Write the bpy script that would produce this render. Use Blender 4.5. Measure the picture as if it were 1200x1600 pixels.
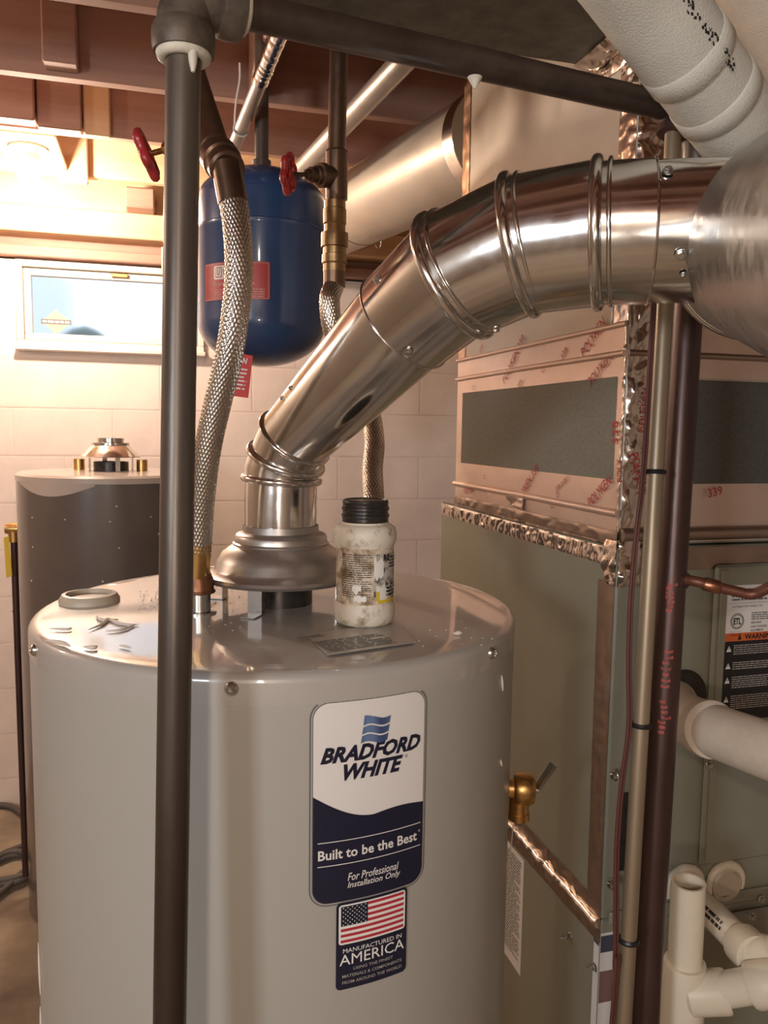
import bpy, math, random
from mathutils import Vector, Matrix, noise
random.seed(7)
sc = bpy.context.scene
for o in list(bpy.data.objects): bpy.data.objects.remove(o, do_unlink=True)
V = Vector
PI = math.pi

# ---------------------------------------------------------------- camera
FPX = 1250.0; PITCH = math.radians(5.80); YAW = math.radians(15.77); ROLL = 0.014
CAM = V((0, 0, 1.45))
Fw = V((math.sin(YAW)*math.cos(PITCH), math.cos(YAW)*math.cos(PITCH), -math.sin(PITCH)))
R0 = V((math.cos(YAW), -math.sin(YAW), 0)); U0 = R0.cross(Fw)
Rt = R0*math.cos(ROLL) + U0*math.sin(ROLL); Up = -R0*math.sin(ROLL) + U0*math.cos(ROLL)
cd = bpy.data.cameras.new('camera'); cam = bpy.data.objects.new('camera', cd)
sc.collection.objects.link(cam); sc.camera = cam
cd.sensor_fit = 'AUTO'; cd.sensor_width = 36; cd.lens = 36*FPX/1600; cd.clip_start = 0.02
cam.matrix_world = Matrix(((Rt.x, Up.x, -Fw.x, CAM.x), (Rt.y, Up.y, -Fw.y, CAM.y), (Rt.z, Up.z, -Fw.z, CAM.z), (0, 0, 0, 1)))

# ---------------------------------------------------------------- world, lights, exposure
w = bpy.data.worlds.new('sky'); sc.world = w; w.use_nodes = True
w.node_tree.nodes['Background'].inputs[0].default_value = (0.80, 0.90, 1.0, 1)
w.node_tree.nodes['Background'].inputs[1].default_value = 1.3
sc.view_settings.view_transform = 'Standard'; sc.view_settings.look = 'None'
sc.view_settings.exposure = 0.38; sc.view_settings.gamma = 1.0
try: sc.view_settings.use_curve_mapping = False
except Exception: pass

def lamp(name, kind, loc, power, color, size, target=None, size_y=None, spot=None):
    l = bpy.data.lights.new(name, kind); l.energy = power; l.color = color
    if kind == 'AREA':
        l.size = size
        if size_y: l.shape = 'RECTANGLE'; l.size_y = size_y
    else: l.shadow_soft_size = size
    o = bpy.data.objects.new(name, l); sc.collection.objects.link(o); o.location = loc
    if target is not None: o.rotation_euler = (V(target)-V(loc)).to_track_quat('-Z', 'Y').to_euler()
    return o
# the photographer's hand lamp left of and below the lens, a second cellar bulb behind, an added unseen fill lamp at the left to brighten the wall, daylight from a window in the rear left corner
lamp('hand_lamp', 'POINT', (-0.22, -0.30, 1.34), 8.0, (1.0, 0.87, 0.75), 0.03)
lamp('rear_bulb', 'POINT', (-0.55, -1.35, 2.05), 26, (1.0, 0.86, 0.73), 0.05)
lamp('left_fill', 'POINT', (-1.45, 2.00, 2.12), 15, (1.0, 0.82, 0.66), 0.045)
lamp('rear_window_daylight', 'AREA', (-1.86, -1.22, 1.70), 36, (0.80, 0.90, 1.0), 0.55, (0.3, 0.7, 1.5), 0.45)
BULB_W, BULB_C = 30.0, (1.0, 0.80, 0.63)

# ---------------------------------------------------------------- finding points
def ray(x, y): return (Rt*(x-600) - Up*(y-800) + Fw*FPX)
def atd(x, y, d): return CAM + ray(x, y)*(d/FPX)
def onp(x, y, ax, v):
    r = ray(x, y); return CAM + r*((v-CAM[ax])/r[ax])

# ---------------------------------------------------------------- object helpers
def link(o): sc.collection.objects.link(o); return o
def tag(o, label=None, cat=None, group=None, kind=None):
    if label: o['label'] = label
    if cat: o['category'] = cat
    if group: o['group'] = group
    if kind: o['kind'] = kind
    return o
def empty(name, loc, label, cat, group=None):
    o = bpy.data.objects.new(name, None); o.empty_display_size = 0.05; o.location = loc
    link(o); return tag(o, label, cat, group)
def worldoff(p):
    t = V((0, 0, 0))
    while p is not None: t += p.location; p = p.parent
    return t
class MB:
    def __init__(s): s.v = []; s.f = []; s.m = []; s.cur = 0
    def add(s, vs, fs):
        n = len(s.v); s.v += [V(a) for a in vs]; s.f += [[i+n for i in f] for f in fs]; s.m += [s.cur]*len(fs); return s
    def build(s, name, mat, parent=None, smooth=40, origin=None, label=None, kind=None):
        off = worldoff(parent) if parent else (V(origin) if origin is not None else V((0, 0, 0)))
        me = bpy.data.meshes.new(name); me.from_pydata([a-off for a in s.v], [], s.f); me.update()
        mats = mat if isinstance(mat, (list, tuple)) else [mat]
        for q in mats: me.materials.append(q)
        if len(mats) > 1: me.polygons.foreach_set('material_index', s.m)
        if smooth:
            me.polygons.foreach_set('use_smooth', [True]*len(me.polygons)); me.set_sharp_from_angle(angle=math.radians(smooth))
        o = link(bpy.data.objects.new(name, me))
        if parent: o.parent = parent
        else: o.location = off
        if label: o['label'] = label
        if kind: o['kind'] = kind
        return o
    def box(s, a, b):
        x0, y0, z0 = a; x1, y1, z1 = b
        return s.add([(x0,y0,z0),(x1,y0,z0),(x1,y1,z0),(x0,y1,z0),(x0,y0,z1),(x1,y0,z1),(x1,y1,z1),(x0,y1,z1)],
              [(0,3,2,1),(4,5,6,7),(0,1,5,4),(1,2,6,5),(2,3,7,6),(3,0,4,7)])
    def slab(s, q, n, th):      # quad q extruded by th along n
        n = V(n)*th; q = [V(a) for a in q]
        return s.add(q+[a+n for a in q], [(3,2,1,0),(4,5,6,7),(0,1,5,4),(1,2,6,5),(2,3,7,6),(3,0,4,7)])
    def bbox(s, a, b, r=0.004):    # box with chamfered edges
        x0,y0,z0 = a; x1,y1,z1 = b; vs = []; 
        for ix,x in ((1,x0),(-1,x1)):
            for iy,y in ((1,y0),(-1,y1)):
                for iz,z in ((1,z0),(-1,z1)):
                    vs += [(x,y+iy*r,z+iz*r),(x+ix*r,y,z+iz*r),(x+ix*r,y+iy*r,z)]
        import bmesh
        bm = bmesh.new(); [bm.verts.new(q) for q in vs]; bmesh.ops.convex_hull(bm, input=bm.verts)
        bm.verts.ensure_lookup_table(); bm.verts.index_update()
        s.add([q.co.copy() for q in bm.verts], [[q.index for q in f.verts] for f in bm.faces]); bm.free(); return s
    def tube(s, pts, rad, seg=24, cap=True, tang=None, hollow=0, rf=None):
        pts = [V(p) for p in pts]; n = len(pts)
        if not isinstance(rad, (list, tuple)): rad = [rad]*n
        T = []
        for i in range(n):
            t = (pts[min(i+1, n-1)]-pts[max(i-1, 0)]).normalized(); T.append(t)
        if tang: T = [V(t).normalized() if t is not None else T[i] for i, t in enumerate(tang)]
        up = V((0,0,1)) if abs(T[0].z) < .9 else V((1,0,0))
        nrm = (up - T[0]*up.dot(T[0])).normalized(); vs = []; L = 0
        for i in range(n):
            nrm = (nrm - T[i]*nrm.dot(T[i])).normalized(); b = T[i].cross(nrm)
            if i: L += (pts[i]-pts[i-1]).length
            for k in range(seg):
                a = 2*PI*k/seg; r = rad[i] if rf is None else rf(a, L, rad[i])
                vs.append(pts[i] + nrm*(r*math.cos(a)) + b*(r*math.sin(a)))
        fs = [(i*seg+k, i*seg+(k+1) % seg, (i+1)*seg+(k+1) % seg, (i+1)*seg+k) for i in range(n-1) for k in range(seg)]
        if cap and not hollow: fs += [tuple(range(seg))[::-1], tuple((n-1)*seg+k for k in range(seg))]
        return s.add(vs, fs)
    def lathe(s, prof, base, axis=(0,0,1), seg=48, closed=False):
        ax = V(axis).normalized(); up = V((0,0,1)) if abs(ax.z) < .9 else V((1,0,0))
        n1 = (up-ax*up.dot(ax)).normalized(); n2 = ax.cross(n1); base = V(base); vs = []; n = len(prof)
        for r, h in prof:
            for k in range(seg):
                a = 2*PI*k/seg; vs.append(base + ax*h + n1*(r*math.cos(a)) + n2*(r*math.sin(a)))
        fs = [(i*seg+k, i*seg+(k+1) % seg, (i+1)*seg+(k+1) % seg, (i+1)*seg+k) for i in range(n-1) for k in range(seg)]
        if closed: fs += [((n-1)*seg+k, (n-1)*seg+(k+1) % seg, (k+1) % seg, k) for k in range(seg)]
        else:
            if prof[0][0] > 1e-5: fs.append(tuple(range(seg))[::-1])
            if prof[-1][0] > 1e-5: fs.append(tuple((n-1)*seg+k for k in range(seg)))
        return s.add(vs, fs)
    def ring(s, c, axis, R, r, seg=48, ms=10, flat=1.0):
        return s.lathe([(R+r*math.cos(2*PI*k/ms), flat*r*math.sin(2*PI*k/ms)) for k in range(ms)], c, axis, seg, True)
    def patch(s, q, nu, nv, amp, freq, n, seed=0.0, lift=0.0012):  # crinkled sheet over quad q (00,10,11,01), displaced along n
        q = [V(a) for a in q]; n = V(n).normalized(); vs = []
        for j in range(nv+1):
            for i in range(nu+1):
                u, v = i/nu, j/nv
                p = q[0]*(1-u)*(1-v)+q[1]*u*(1-v)+q[2]*u*v+q[3]*(1-u)*v
                e = min(1, 6*min(u, 1-u, 1)+.35)*min(1, 6*min(v, 1-v)+.35)
                h = abs(noise.noise(p*freq+V((seed, 0, 0)))) + .5*abs(noise.noise(p*freq*2.3+V((0, seed, 3))))
                vs.append(p + n*(lift + amp*h*e))
        fs = [(j*(nu+1)+i, j*(nu+1)+i+1, (j+1)*(nu+1)+i+1, (j+1)*(nu+1)+i) for j in range(nv) for i in range(nu)]
        return s.add(vs, fs)
def smoothpath(pts, n=10):
    pts = [V(p) for p in pts]; P = [pts[0]*2-pts[1]]+pts+[pts[-1]*2-pts[-2]]; out = []
    for i in range(1, len(P)-2):
        for k in range(n):
            t = k/n; a, b, c, d = P[i-1], P[i], P[i+1], P[i+2]
            out.append(.5*((2*b)+(c-a)*t+(2*a-5*b+4*c-d)*t*t+(3*b-a-3*c+d)*t**3))
    return out+[pts[-1]]
def resample(pts, step):
    out = [pts[0].copy()]; acc = 0
    for a, b in zip(pts, pts[1:]):
        L = (b-a).length
        if L < 1e-9: continue
        t = step-acc
        while t <= L: out.append(a+(b-a)*(t/L)); t += step
        acc = L-(t-step)
    return out

# ---------------------------------------------------------------- materials
def mat(name, col, rough=.5, metal=0.0, var=0.0, vs=18.0, col2=None, bump=0.0, bs=120.0, coat=0.0, stretch=(1,1,1), rvar=0.0, emit=None, es=0, trans=0, detail=6, crough=.08, sharp=None):
    m = bpy.data.materials.new(name); m.use_nodes = True; nt = m.node_tree; b = nt.nodes['Principled BSDF']
    I = b.inputs; c = (*col, 1); I['Base Color'].default_value = c; I['Roughness'].default_value = rough; I['Metallic'].default_value = metal
    if coat: I['Coat Weight'].default_value = coat; I['Coat Roughness'].default_value = crough
    if trans: I['Transmission Weight'].default_value = trans
    if emit: I['Emission Color'].default_value = (*emit, 1); I['Emission Strength'].default_value = es
    if var or bump or rvar or col2:
        tc = nt.nodes.new('ShaderNodeTexCoord'); mp = nt.nodes.new('ShaderNodeMapping'); mp.inputs['Scale'].default_value = stretch
        nt.links.new(tc.outputs['Object'], mp.inputs[0])
        nz = nt.nodes.new('ShaderNodeTexNoise'); nz.inputs['Scale'].default_value = vs; nz.inputs['Detail'].default_value = detail; nz.inputs['Roughness'].default_value = .65
        nt.links.new(mp.outputs[0], nz.inputs['Vector'])
        if var or col2:
            cr = nt.nodes.new('ShaderNodeValToRGB'); e = cr.color_ramp.elements
            lo, hi = sharp or (.3, .7); e[0].position = lo; e[1].position = hi
            d = col2 or tuple(max(0, x*(1-var)) for x in col); h = col if col2 else tuple(min(1, x*(1+var)) for x in col)
            e[0].color = (*d, 1); e[1].color = (*h, 1)
            nt.links.new(nz.outputs['Fac'], cr.inputs[0]); nt.links.new(cr.outputs[0], I['Base Color'])
        if rvar:
            mr = nt.nodes.new('ShaderNodeMapRange'); mr.inputs[1].default_value = .3; mr.inputs[2].default_value = .7
            mr.inputs[3].default_value = max(.02, rough-rvar); mr.inputs[4].default_value = rough+rvar
            nt.links.new(nz.outputs['Fac'], mr.inputs[0]); nt.links.new(mr.outputs[0], I['Roughness'])
        if bump:
            n2 = nt.nodes.new('ShaderNodeTexNoise'); n2.inputs['Scale'].default_value = bs; n2.inputs['Detail'].default_value = 4
            nt.links.new(mp.outputs[0], n2.inputs['Vector']); bp = nt.nodes.new('ShaderNodeBump'); bp.inputs['Strength'].default_value = bump; bp.inputs['Distance'].default_value = .002
            nt.links.new(n2.outputs['Fac'], bp.inputs['Height']); nt.links.new(bp.outputs[0], I['Normal'])
    return m
M = {}
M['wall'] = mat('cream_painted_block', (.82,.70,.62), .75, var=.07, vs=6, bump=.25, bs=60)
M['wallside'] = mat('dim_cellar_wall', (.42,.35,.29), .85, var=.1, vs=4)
M['floor'] = mat('worn_concrete', (.47,.37,.25), .8, col2=(.20,.15,.11), vs=3.5, bump=.3, bs=40)
M['joist'] = mat('joist_wood', (.46,.27,.20), .75, col2=(.30,.165,.12), vs=9, stretch=(.15,1.5,1.5), bump=.2, bs=40)
M['pale_wood'] = mat('pale_new_wood', (.72,.50,.30), .7, col2=(.58,.37,.20), vs=8, stretch=(.2,1.5,1.5), bump=.1, bs=40)
M['subfloor'] = mat('subfloor_wood', (.40,.23,.17), .8, var=.25, vs=6, stretch=(.3,2,1))
M['jacket'] = mat('grey_enamel_jacket', (.39,.372,.33), .42, var=.02, vs=2, coat=.35, crough=.22)
M['lid'] = mat('glossy_grey_lid', (.42,.39,.355), .34, coat=1.0, crough=.05, bump=.03, bs=14, var=.03)
M['galv'] = mat('bright_galvanised_steel', (.74,.72,.69), .15, 1, var=.05, vs=25, rvar=.05, bump=.03, bs=90)
M['galv2'] = mat('dull_galvanised_steel', (.40,.39,.37), .34, 1, var=.10, vs=60, rvar=.08, bump=.05, bs=120)
M['hood'] = mat('draft_hood_steel', (.46,.43,.40), .36, .9, var=.08, vs=30, rvar=.06)
M['duct'] = mat('matte_galvanised_duct', (.55,.47,.38), .45, .35, var=.06, vs=14, rvar=.08)
M['trunk'] = mat('dirty_duct_steel', (.13,.125,.10), .5, .6, var=.35, vs=30, detail=8)
M['iron'] = mat('black_iron_pipe', (.17,.145,.12), .40, .5, col2=(.085,.062,.05), vs=14, stretch=(1,1,.12), rvar=.1, bump=.12, bs=160)
M['iron2'] = mat('rust_brown_iron', (.10,.055,.045), .38, .5, col2=(.055,.028,.024), vs=16, stretch=(1,1,.15), rvar=.1, bump=.1, bs=160)
M['iron_dark'] = mat('brown_black_iron', (.085,.062,.048), .42, .4, col2=(.05,.034,.027), vs=20, rvar=.1, bump=.15, bs=140)
M['iron_elbow'] = mat('mottled_cast_iron', (.17,.135,.10), .5, .3, col2=(.055,.04,.032), vs=28, rvar=.1, bump=.3, bs=90)
M['conduit'] = mat('grey_conduit', (.40,.35,.30), .42, .6, var=.1, vs=20)
M['brass2'] = mat('dark_brass', (.34,.22,.11), .36, .9, var=.35, vs=40, bump=.1, bs=120)
M['dope'] = mat('pipe_dope', (.62,.58,.48), .6, var=.15, vs=60, bump=.5, bs=90)
M['copper'] = mat('tarnished_copper', (.26,.15,.095), .36, .85, col2=(.11,.075,.055), vs=22, stretch=(1,1,.3), rvar=.1)
M['copper2'] = mat('brown_copper', (.42,.20,.11), .34, .9, col2=(.26,.12,.07), vs=30)
M['copper3'] = mat('dull_red_copper', (.20,.075,.045), .45, .5, col2=(.13,.05,.035), vs=30)
M['brass'] = mat('brass_body', (.66,.40,.15), .32, 1, var=.2, vs=40, bump=.1, bs=120)
M['braid'] = mat('stainless_braid', (.62,.57,.50), .26, 1, var=.08, vs=60)
M['steel'] = mat('zinc_steel', (.62,.62,.60), .25, 1)
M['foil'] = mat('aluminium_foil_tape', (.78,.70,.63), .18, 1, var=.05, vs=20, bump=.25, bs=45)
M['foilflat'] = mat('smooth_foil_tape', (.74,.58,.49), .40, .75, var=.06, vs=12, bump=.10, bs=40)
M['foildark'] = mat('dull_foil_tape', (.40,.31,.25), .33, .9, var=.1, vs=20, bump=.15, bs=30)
M['cabinet'] = mat('grey_green_cabinet', (.25,.245,.185), .42, .1, var=.05, vs=5, coat=.2, crough=.25)
M['panel'] = mat('duct_board_grey', (.20,.19,.15), .7, .0, var=.22, vs=260)
M['white_jacket'] = mat('white_fibre_jacket', (.60,.585,.52), .7, var=.10, vs=10, bump=.5, bs=520)
M['cream_jacket'] = mat('cream_fibre_jacket', (.60,.51,.41), .75, var=.12, vs=14, bump=.5, bs=520)
M['pvc'] = mat('cream_pvc', (.70,.62,.49), .42, var=.07, vs=10)
M['foam'] = mat('sealant_foam', (.55,.45,.31), .7, var=.15, vs=40, bump=.4, bs=60)
M['blue'] = mat('blue_enamel', (.022,.062,.165), .28, var=.08, vs=8, coat=.6, crough=.08)
M['red'] = mat('red_paint', (.38,.025,.03), .35, var=.15, vs=30, coat=.3)
M['redlabel'] = mat('red_label_print', (.50,.06,.055), .4, var=.05, vs=20)
M['redtag'] = mat('red_card_tag', (.62,.035,.03), .5)
M['pinkprint'] = mat('pale_print', (.70,.45,.38), .5)
M['redink'] = mat('red_ink', (.42,.035,.035), .45)
M['white'] = mat('white_print', (.80,.78,.73), .4)
M['labelwhite'] = mat('white_label_vinyl', (.74,.71,.67), .35, var=.01)
M['navy'] = mat('navy_label_ink', (.012,.013,.032), .33)
M['black'] = mat('black_ink', (.012,.012,.014), .4)
M['grey_line'] = mat('grey_label_border', (.13,.13,.125), .4)
M['lblue'] = mat('label_blue', (.13,.20,.36), .35, col2=(.015,.025,.09), vs=70, stretch=(1,1,.05), detail=1)
M['flagred'] = mat('flag_red', (.46,.03,.05), .4)
M['orange'] = mat('orange_band', (.60,.12,.03), .4)
M['tank2'] = mat('dark_grey_wrapped_tank', (.125,.098,.085), .33, var=.12, vs=8, coat=.8, crough=.12)
M['tank2lid'] = mat('pale_tank_lid', (.52,.44,.38), .35, var=.08, vs=8, coat=.6)
M['jar'] = mat('white_jar_plastic', (.72,.66,.55), .5, col2=(.30,.22,.14), vs=55, sharp=(.33,.50), detail=9, bump=.2, bs=80)
M['jarlabel'] = mat('torn_jar_label', (.66,.56,.43), .6, col2=(.24,.15,.08), vs=75, sharp=(.38,.56), detail=12, bump=.25, bs=80)
M['jargrey'] = mat('torn_grey_label', (.50,.47,.42), .6, col2=(.09,.08,.07), vs=110, sharp=(.38,.52), detail=10, bump=.25, bs=90)
M['jarcap'] = mat('black_jar_cap', (.035,.03,.026), .32, .3, var=.3, vs=40, rvar=.1)
M['yellow'] = mat('yellow_tag', (.72,.50,.03), .5)
M['plastic'] = mat('beige_plastic', (.50,.43,.33), .4)
M['film'] = mat('clear_film', (.72,.65,.58), .55, coat=.25)
M['plate'] = mat('silver_rating_plate', (.50,.47,.43), .3, .3, var=.05, vs=40)
M['frame'] = mat('window_paint', (.82,.72,.63), .5, var=.05, vs=10)
M['cable'] = mat('grey_rubber', (.10,.085,.075), .5)
M['wire'] = mat('red_brown_wire', (.10,.03,.025), .45)
M['tubebeige'] = mat('bare_tube_metal', (.36,.29,.20), .42, .45, col2=(.22,.15,.09), vs=10, stretch=(1,1,.1))
M['ground'] = mat('pale_ground', (.55,.58,.60), .9, var=.1, vs=3)
M['shrub'] = mat('dark_shrub', (.10,.13,.12), .9, var=.3, vs=30)
M['siding'] = mat('white_siding', (.8,.82,.85), .7)
M['porcelain'] = mat('porcelain', (.8,.76,.7), .3)
M['bulb'] = mat('lit_frosted_glass', (1,1,1), .3, emit=(1.0,.80,.60), es=45)
g = bpy.data.materials.new('hazy_window_glass'); g.use_nodes = True
gi = g.node_tree.nodes['Principled BSDF'].inputs
gi['Transmission Weight'].default_value = 1; gi['Roughness'].default_value = .12; gi['IOR'].default_value = 1.15; gi['Base Color'].default_value = (.93,.96,1,1)
M['glass'] = g

# ---------------------------------------------------------------- print helpers
def text(s, box, mapf, m, name, parent, shear=0.0, bold=0.0, rot=0.0, lift=0.0, fit=True, label=None):
    """flat lettering filling box (u0,v0,u1,v1); mapf(u,v,lift)->point"""
    cu = bpy.data.curves.new('txt', 'FONT'); cu.body = s; cu.size = 1; cu.shear = shear; cu.offset = bold; cu.resolution_u = 2; cu.fill_mode = 'FRONT'
    ob = bpy.data.objects.new('txt', cu); link(ob); me = bpy.data.meshes.new_from_object(ob)
    bpy.data.objects.remove(ob); bpy.data.curves.remove(cu)
    xs = [v.co.x for v in me.vertices]; ys = [v.co.y for v in me.vertices]
    x0, x1, y0, y1 = min(xs), max(xs), min(ys), max(ys)
    u0, v0, u1, v1 = box; mb = MB(); cuu, cvv = (u0+u1)/2, (v0+v1)/2; vs = []
    for v in me.vertices:
        a = (v.co.x-x0)/max(1e-6, x1-x0)*(u1-u0)-(u1-u0)/2; b = (v.co.y-y0)/max(1e-6, y1-y0)*(v1-v0)-(v1-v0)/2
        vs.append(mapf(cuu+a*math.cos(rot)-b*math.sin(rot), cvv+a*math.sin(rot)+b*math.cos(rot), lift))
    mb.add(vs, [list(p.vertices) for p in me.polygons]); bpy.data.meshes.remove(me)
    return mb.build(name, m, parent, smooth=0, label=label)
def strip(mb, us, lo, hi, mapf, lift):      # column strip between lo(u) and hi(u)
    vs = []
    for u in us: vs += [mapf(u, lo(u), lift), mapf(u, hi(u), lift)]
    return mb.add(vs, [(2*i, 2*i+2, 2*i+3, 2*i+1) for i in range(len(us)-1)])
def rrect(mb, u0, v0, u1, v1, r, mapf, lift, n=30, lo=None, hi=None):
    us = sorted(set([u0+r*(1-math.cos(k*PI/16)) for k in range(9)]+[u1-r*(1-math.cos(k*PI/16)) for k in range(9)]+[u0+(u1-u0)*k/n for k in range(n+1)]))
    def ins(u):
        d = max(u0+r-u, u-(u1-r), 0); return r-math.sqrt(max(0, r*r-d*d)) if r > 0 else 0
    return strip(mb, us, lambda u: max(v0+ins(u), lo(u)) if lo else v0+ins(u), lambda u: min(v1-ins(u), hi(u)) if hi else v1-ins(u), mapf, lift)
def dashes(mb, u0, v0, u1, v1, rows, mapf, lift, hh=.45, rnd=random):
    dv = (v1-v0)/rows
    for r in range(rows):
        v = v1-(r+.5)*dv; u = u0; end = u1-(u1-u0)*(.35*rnd.random() if r % 3 == 2 else .06*rnd.random())
        while u < end:
            L = dv*(.8+2.4*rnd.random()); e = min(end, u+L)
            mb.add([mapf(u, v-dv*hh/2, lift), mapf(e, v-dv*hh/2, lift), mapf(e, v+dv*hh/2, lift), mapf(u, v+dv*hh/2, lift)], [(0,1,2,3)])
            u = e+dv*.35
def planemap(P, U, Vv, N):
    P, U, Vv, N = V(P), V(U), V(Vv), V(N)
    return lambda u, v, l: P+U*u+Vv*v+N*l
def hexscrew(name, p, n, r, parent, m=None, tip=0.0):
    mb = MB(); mb.lathe([(r*1.5, 0), (r*1.5, r*.25), (r*1.35, r*.35)], p, n, 16); mb.lathe([(r, r*.3), (r, r*1.15), (r*.8, r*1.3)], p, n, 6)
    if tip: mb.lathe([(r*.45, r*1.2), (r*.45, tip*.8), (.0001, tip)], p, n, 8)
    return mb.build(name, m or M['steel'], parent, 30)

# ================================================================ THE SETTING
WY = 3.2; WT = 2.045; JZ = 2.29
XL, XR, YF = -1.9, 2.0, -1.9
MB().box((XL-.1, YF-.1, -.1), (XR+.1, WY+.2, 0)).build('floor', M['floor'], kind='structure', smooth=0)
OX0, OX1, OZ0 = -.487, .176, 1.737           # window opening
wb = MB(); T0 = WY+.004
wb.box((XL, T0, 0), (OX0, T0+.2, WT)); wb.box((OX1, T0, 0), (XR, T0+.2, WT)); wb.box((OX0, T0, 0), (OX1, T0+.2, OZ0))
wall = wb.build('wall_back', M['wall'], smooth=0, kind='structure')
LJ = .0022; bw, bh = .348, .1755; zlines = [1.516+bh*k for k in range(-9, 5)]
shared = {}
def block(x0, x1, z0, z1):
    if x1-x0 < .03 or z1-z0 < .02: return
    k = (round(x1-x0, 4), round(z1-z0, 4))
    if k not in shared:
        mb = MB(); w_, h_ = k; c = .006
        mb.add([(0,0,0),(w_,0,0),(w_,0,h_),(0,0,h_),(0,-.0022,0),(w_,-.0022,0),(w_,-.0022,h_),(0,-.0022,h_),(c,-.0027,c),(w_-c,-.0027,c),(w_-c,-.0027,h_-c),(c,-.0027,h_-c)],
               [(0,1,5,4),(1,2,6,5),(2,3,7,6),(3,0,4,7),(4,5,9,8),(5,6,10,9),(6,7,11,10),(7,4,8,11),(8,9,10,11)])
        o = mb.build('block', M['wall'], wall, smooth=0); shared[k] = o.data
    else:
        o = link(bpy.data.objects.new('block', shared[k])); o.parent = wall
    o.location = (x0, T0+.0005, z0)
for r, z in enumerate(zlines):
    z0, z1 = max(z, 0)+LJ/2, min(z+bh, WT)-LJ/2
    if z1-z0 < .02: continue
    x = 1.053-bw*6 + (bw/2 if r % 2 == 0 else 0)
    while x < 1.7:
        a, b = x+LJ/2, x+bw-LJ/2
        if z1 > OZ0+.002 and b > OX0 and a < OX1:
            block(a, min(b, OX0), z0, z1); block(max(a, OX1), b, z0, z1)
            if z0 < OZ0-.02: block(max(a, OX0), min(b, OX1), z0, OZ0-.002)
        else: block(a, b, z0, z1)
        x += bw
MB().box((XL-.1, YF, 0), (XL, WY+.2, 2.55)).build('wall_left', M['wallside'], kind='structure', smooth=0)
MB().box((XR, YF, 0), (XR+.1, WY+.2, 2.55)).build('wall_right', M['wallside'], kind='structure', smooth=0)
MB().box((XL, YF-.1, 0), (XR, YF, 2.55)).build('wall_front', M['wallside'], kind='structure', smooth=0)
# floor structure above
cl = MB(); cl.box((XL, YF, JZ+.235), (XR, WY+.2, JZ+.27)); ceil = cl.build('ceiling', M['subfloor'], kind='structure', smooth=0)
def board(name, a, b, m, par=None, r=.004): return MB().bbox(a, b, r).build(name, m, par or ceil, smooth=0)
for k in range(14):      # subfloor boards between the joists
    x0 = XL+.02+k*.277; board('subfloor_board', (x0, YF+.02, JZ+.215), (x0+.272, WY, JZ+.2348), M['subfloor'], r=.002)
JY = [2.99, 2.575, 2.185, 1.785, 1.385, .985, .585, .185, -.215, -.615, -1.015, -1.415]
for y in JY:
    board('joist', (XL, y-.019, JZ), (XR, y+.019, JZ+.2145), M['joist'] if y < 2.9 else M['pale_wood'])
# boards nailed in the bays by the bulb
def facepx(px0, px1, y): return onp(px0, 200, 1, y).x, onp(px1, 200, 1, y).x
a, b = facepx(131, 173, 2.55); board('cleat', (a, 2.535, JZ-.006), (b, 2.5555, JZ+.19), M['pale_wood'])
a, b = facepx(-60, 58, 2.55); board('blocking_board', (a, 2.50, JZ+.004), (b, 2.555, JZ+.14), M['joist'])
a, b = facepx(60, 129, 2.55); board('blocking_board', (a, 2.52, JZ-.004), (b, 2.555, JZ+.16), M['joist'])
a, b = facepx(72, 126, 2.16); board('bridging', (a, 2.11, JZ+.01), (b, 2.165, JZ+.20), M['joist'])
board('bridging', (.235, 1.81, JZ+.01), (.275, 2.165, JZ+.21), M['joist'])
a, b = facepx(88, 136, 2.95); board('cleat', (a, 2.94, JZ-.03), (b, 2.9705, JZ+.2), M['pale_wood'])
# sill and rim boards on top of the block wall
sill = MB().bbox((XL, 3.16, 2.052), (XR, 3.39, 2.090), .004).build('trim_1', M['joist'], smooth=0, kind='structure')
board('sill_board', (XL, 3.10, 2.125), (XR, 3.39, 2.215), M['pale_wood'], sill)
board('sill_board', (XL, 3.20, 2.0905), (XR, 3.38, 2.1245), M['joist'], sill)
board('rim_board', (XL, 3.14, 2.22), (XR, 3.18, 2.50), M['pale_wood'], sill)
for x in (-.9, -.10, .55, 1.2):
    q = MB(); q.bbox((x, 3.02, 2.216), (x+.10, 3.138, 2.285), .006); q.build('shim_block', M['joist'], sill, smooth=0)
mb = MB(); mb.patch([(.02,3.085,2.02),(.12,3.085,2.02),(.12,3.085,2.10),(.02,3.085,2.10)], 8, 8, .025, 22, (0,-1,0), 3)
mb.patch([(.02,3.12,2.02),(.12,3.12,2.02),(.12,3.12,2.10),(.02,3.12,2.10)], 8, 8, .012, 22, (0,1,0), 3)
mb.build('insulation_tuft', M['foam'], sill)

# window
fr = MB()
def framebox(mb, x0, x1, z0, z1, t, y0, y1):
    mb.bbox((x0, y0, z0), (x1, y1, z0+t), .003); mb.bbox((x0, y0, z1-t), (x1, y1, z1), .003)
    mb.bbox((x0, y0, z0+t), (x0+t, y1, z1-t), .003); mb.bbox((x1-t, y0, z0+t), (x1, y1, z1-t), .003)
framebox(fr, OX0+.001, OX1-.001, OZ0+.001, 2.044, .022, 3.185, 3.33)
win = fr.build('window_1', M['frame'], smooth=30, kind='structure')
q = MB(); framebox(q, OX0+.026, OX1-.026, OZ0+.026, 2.018, .024, 3.205, 3.245); q.build('sash', M['frame'], win, smooth=30)
q = MB(); q.bbox((OX0-.004, 3.16, OZ0-.016), (OX1+.004, 3.2, OZ0+.002), .004); q.build('window_sill', M['frame'], win, smooth=30)
q = MB(); q.box((OX0+.045, 3.222, OZ0+.045), (OX1-.045, 3.226, 1.999)); q.build('pane', M['glass'], win, smooth=0)
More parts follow.
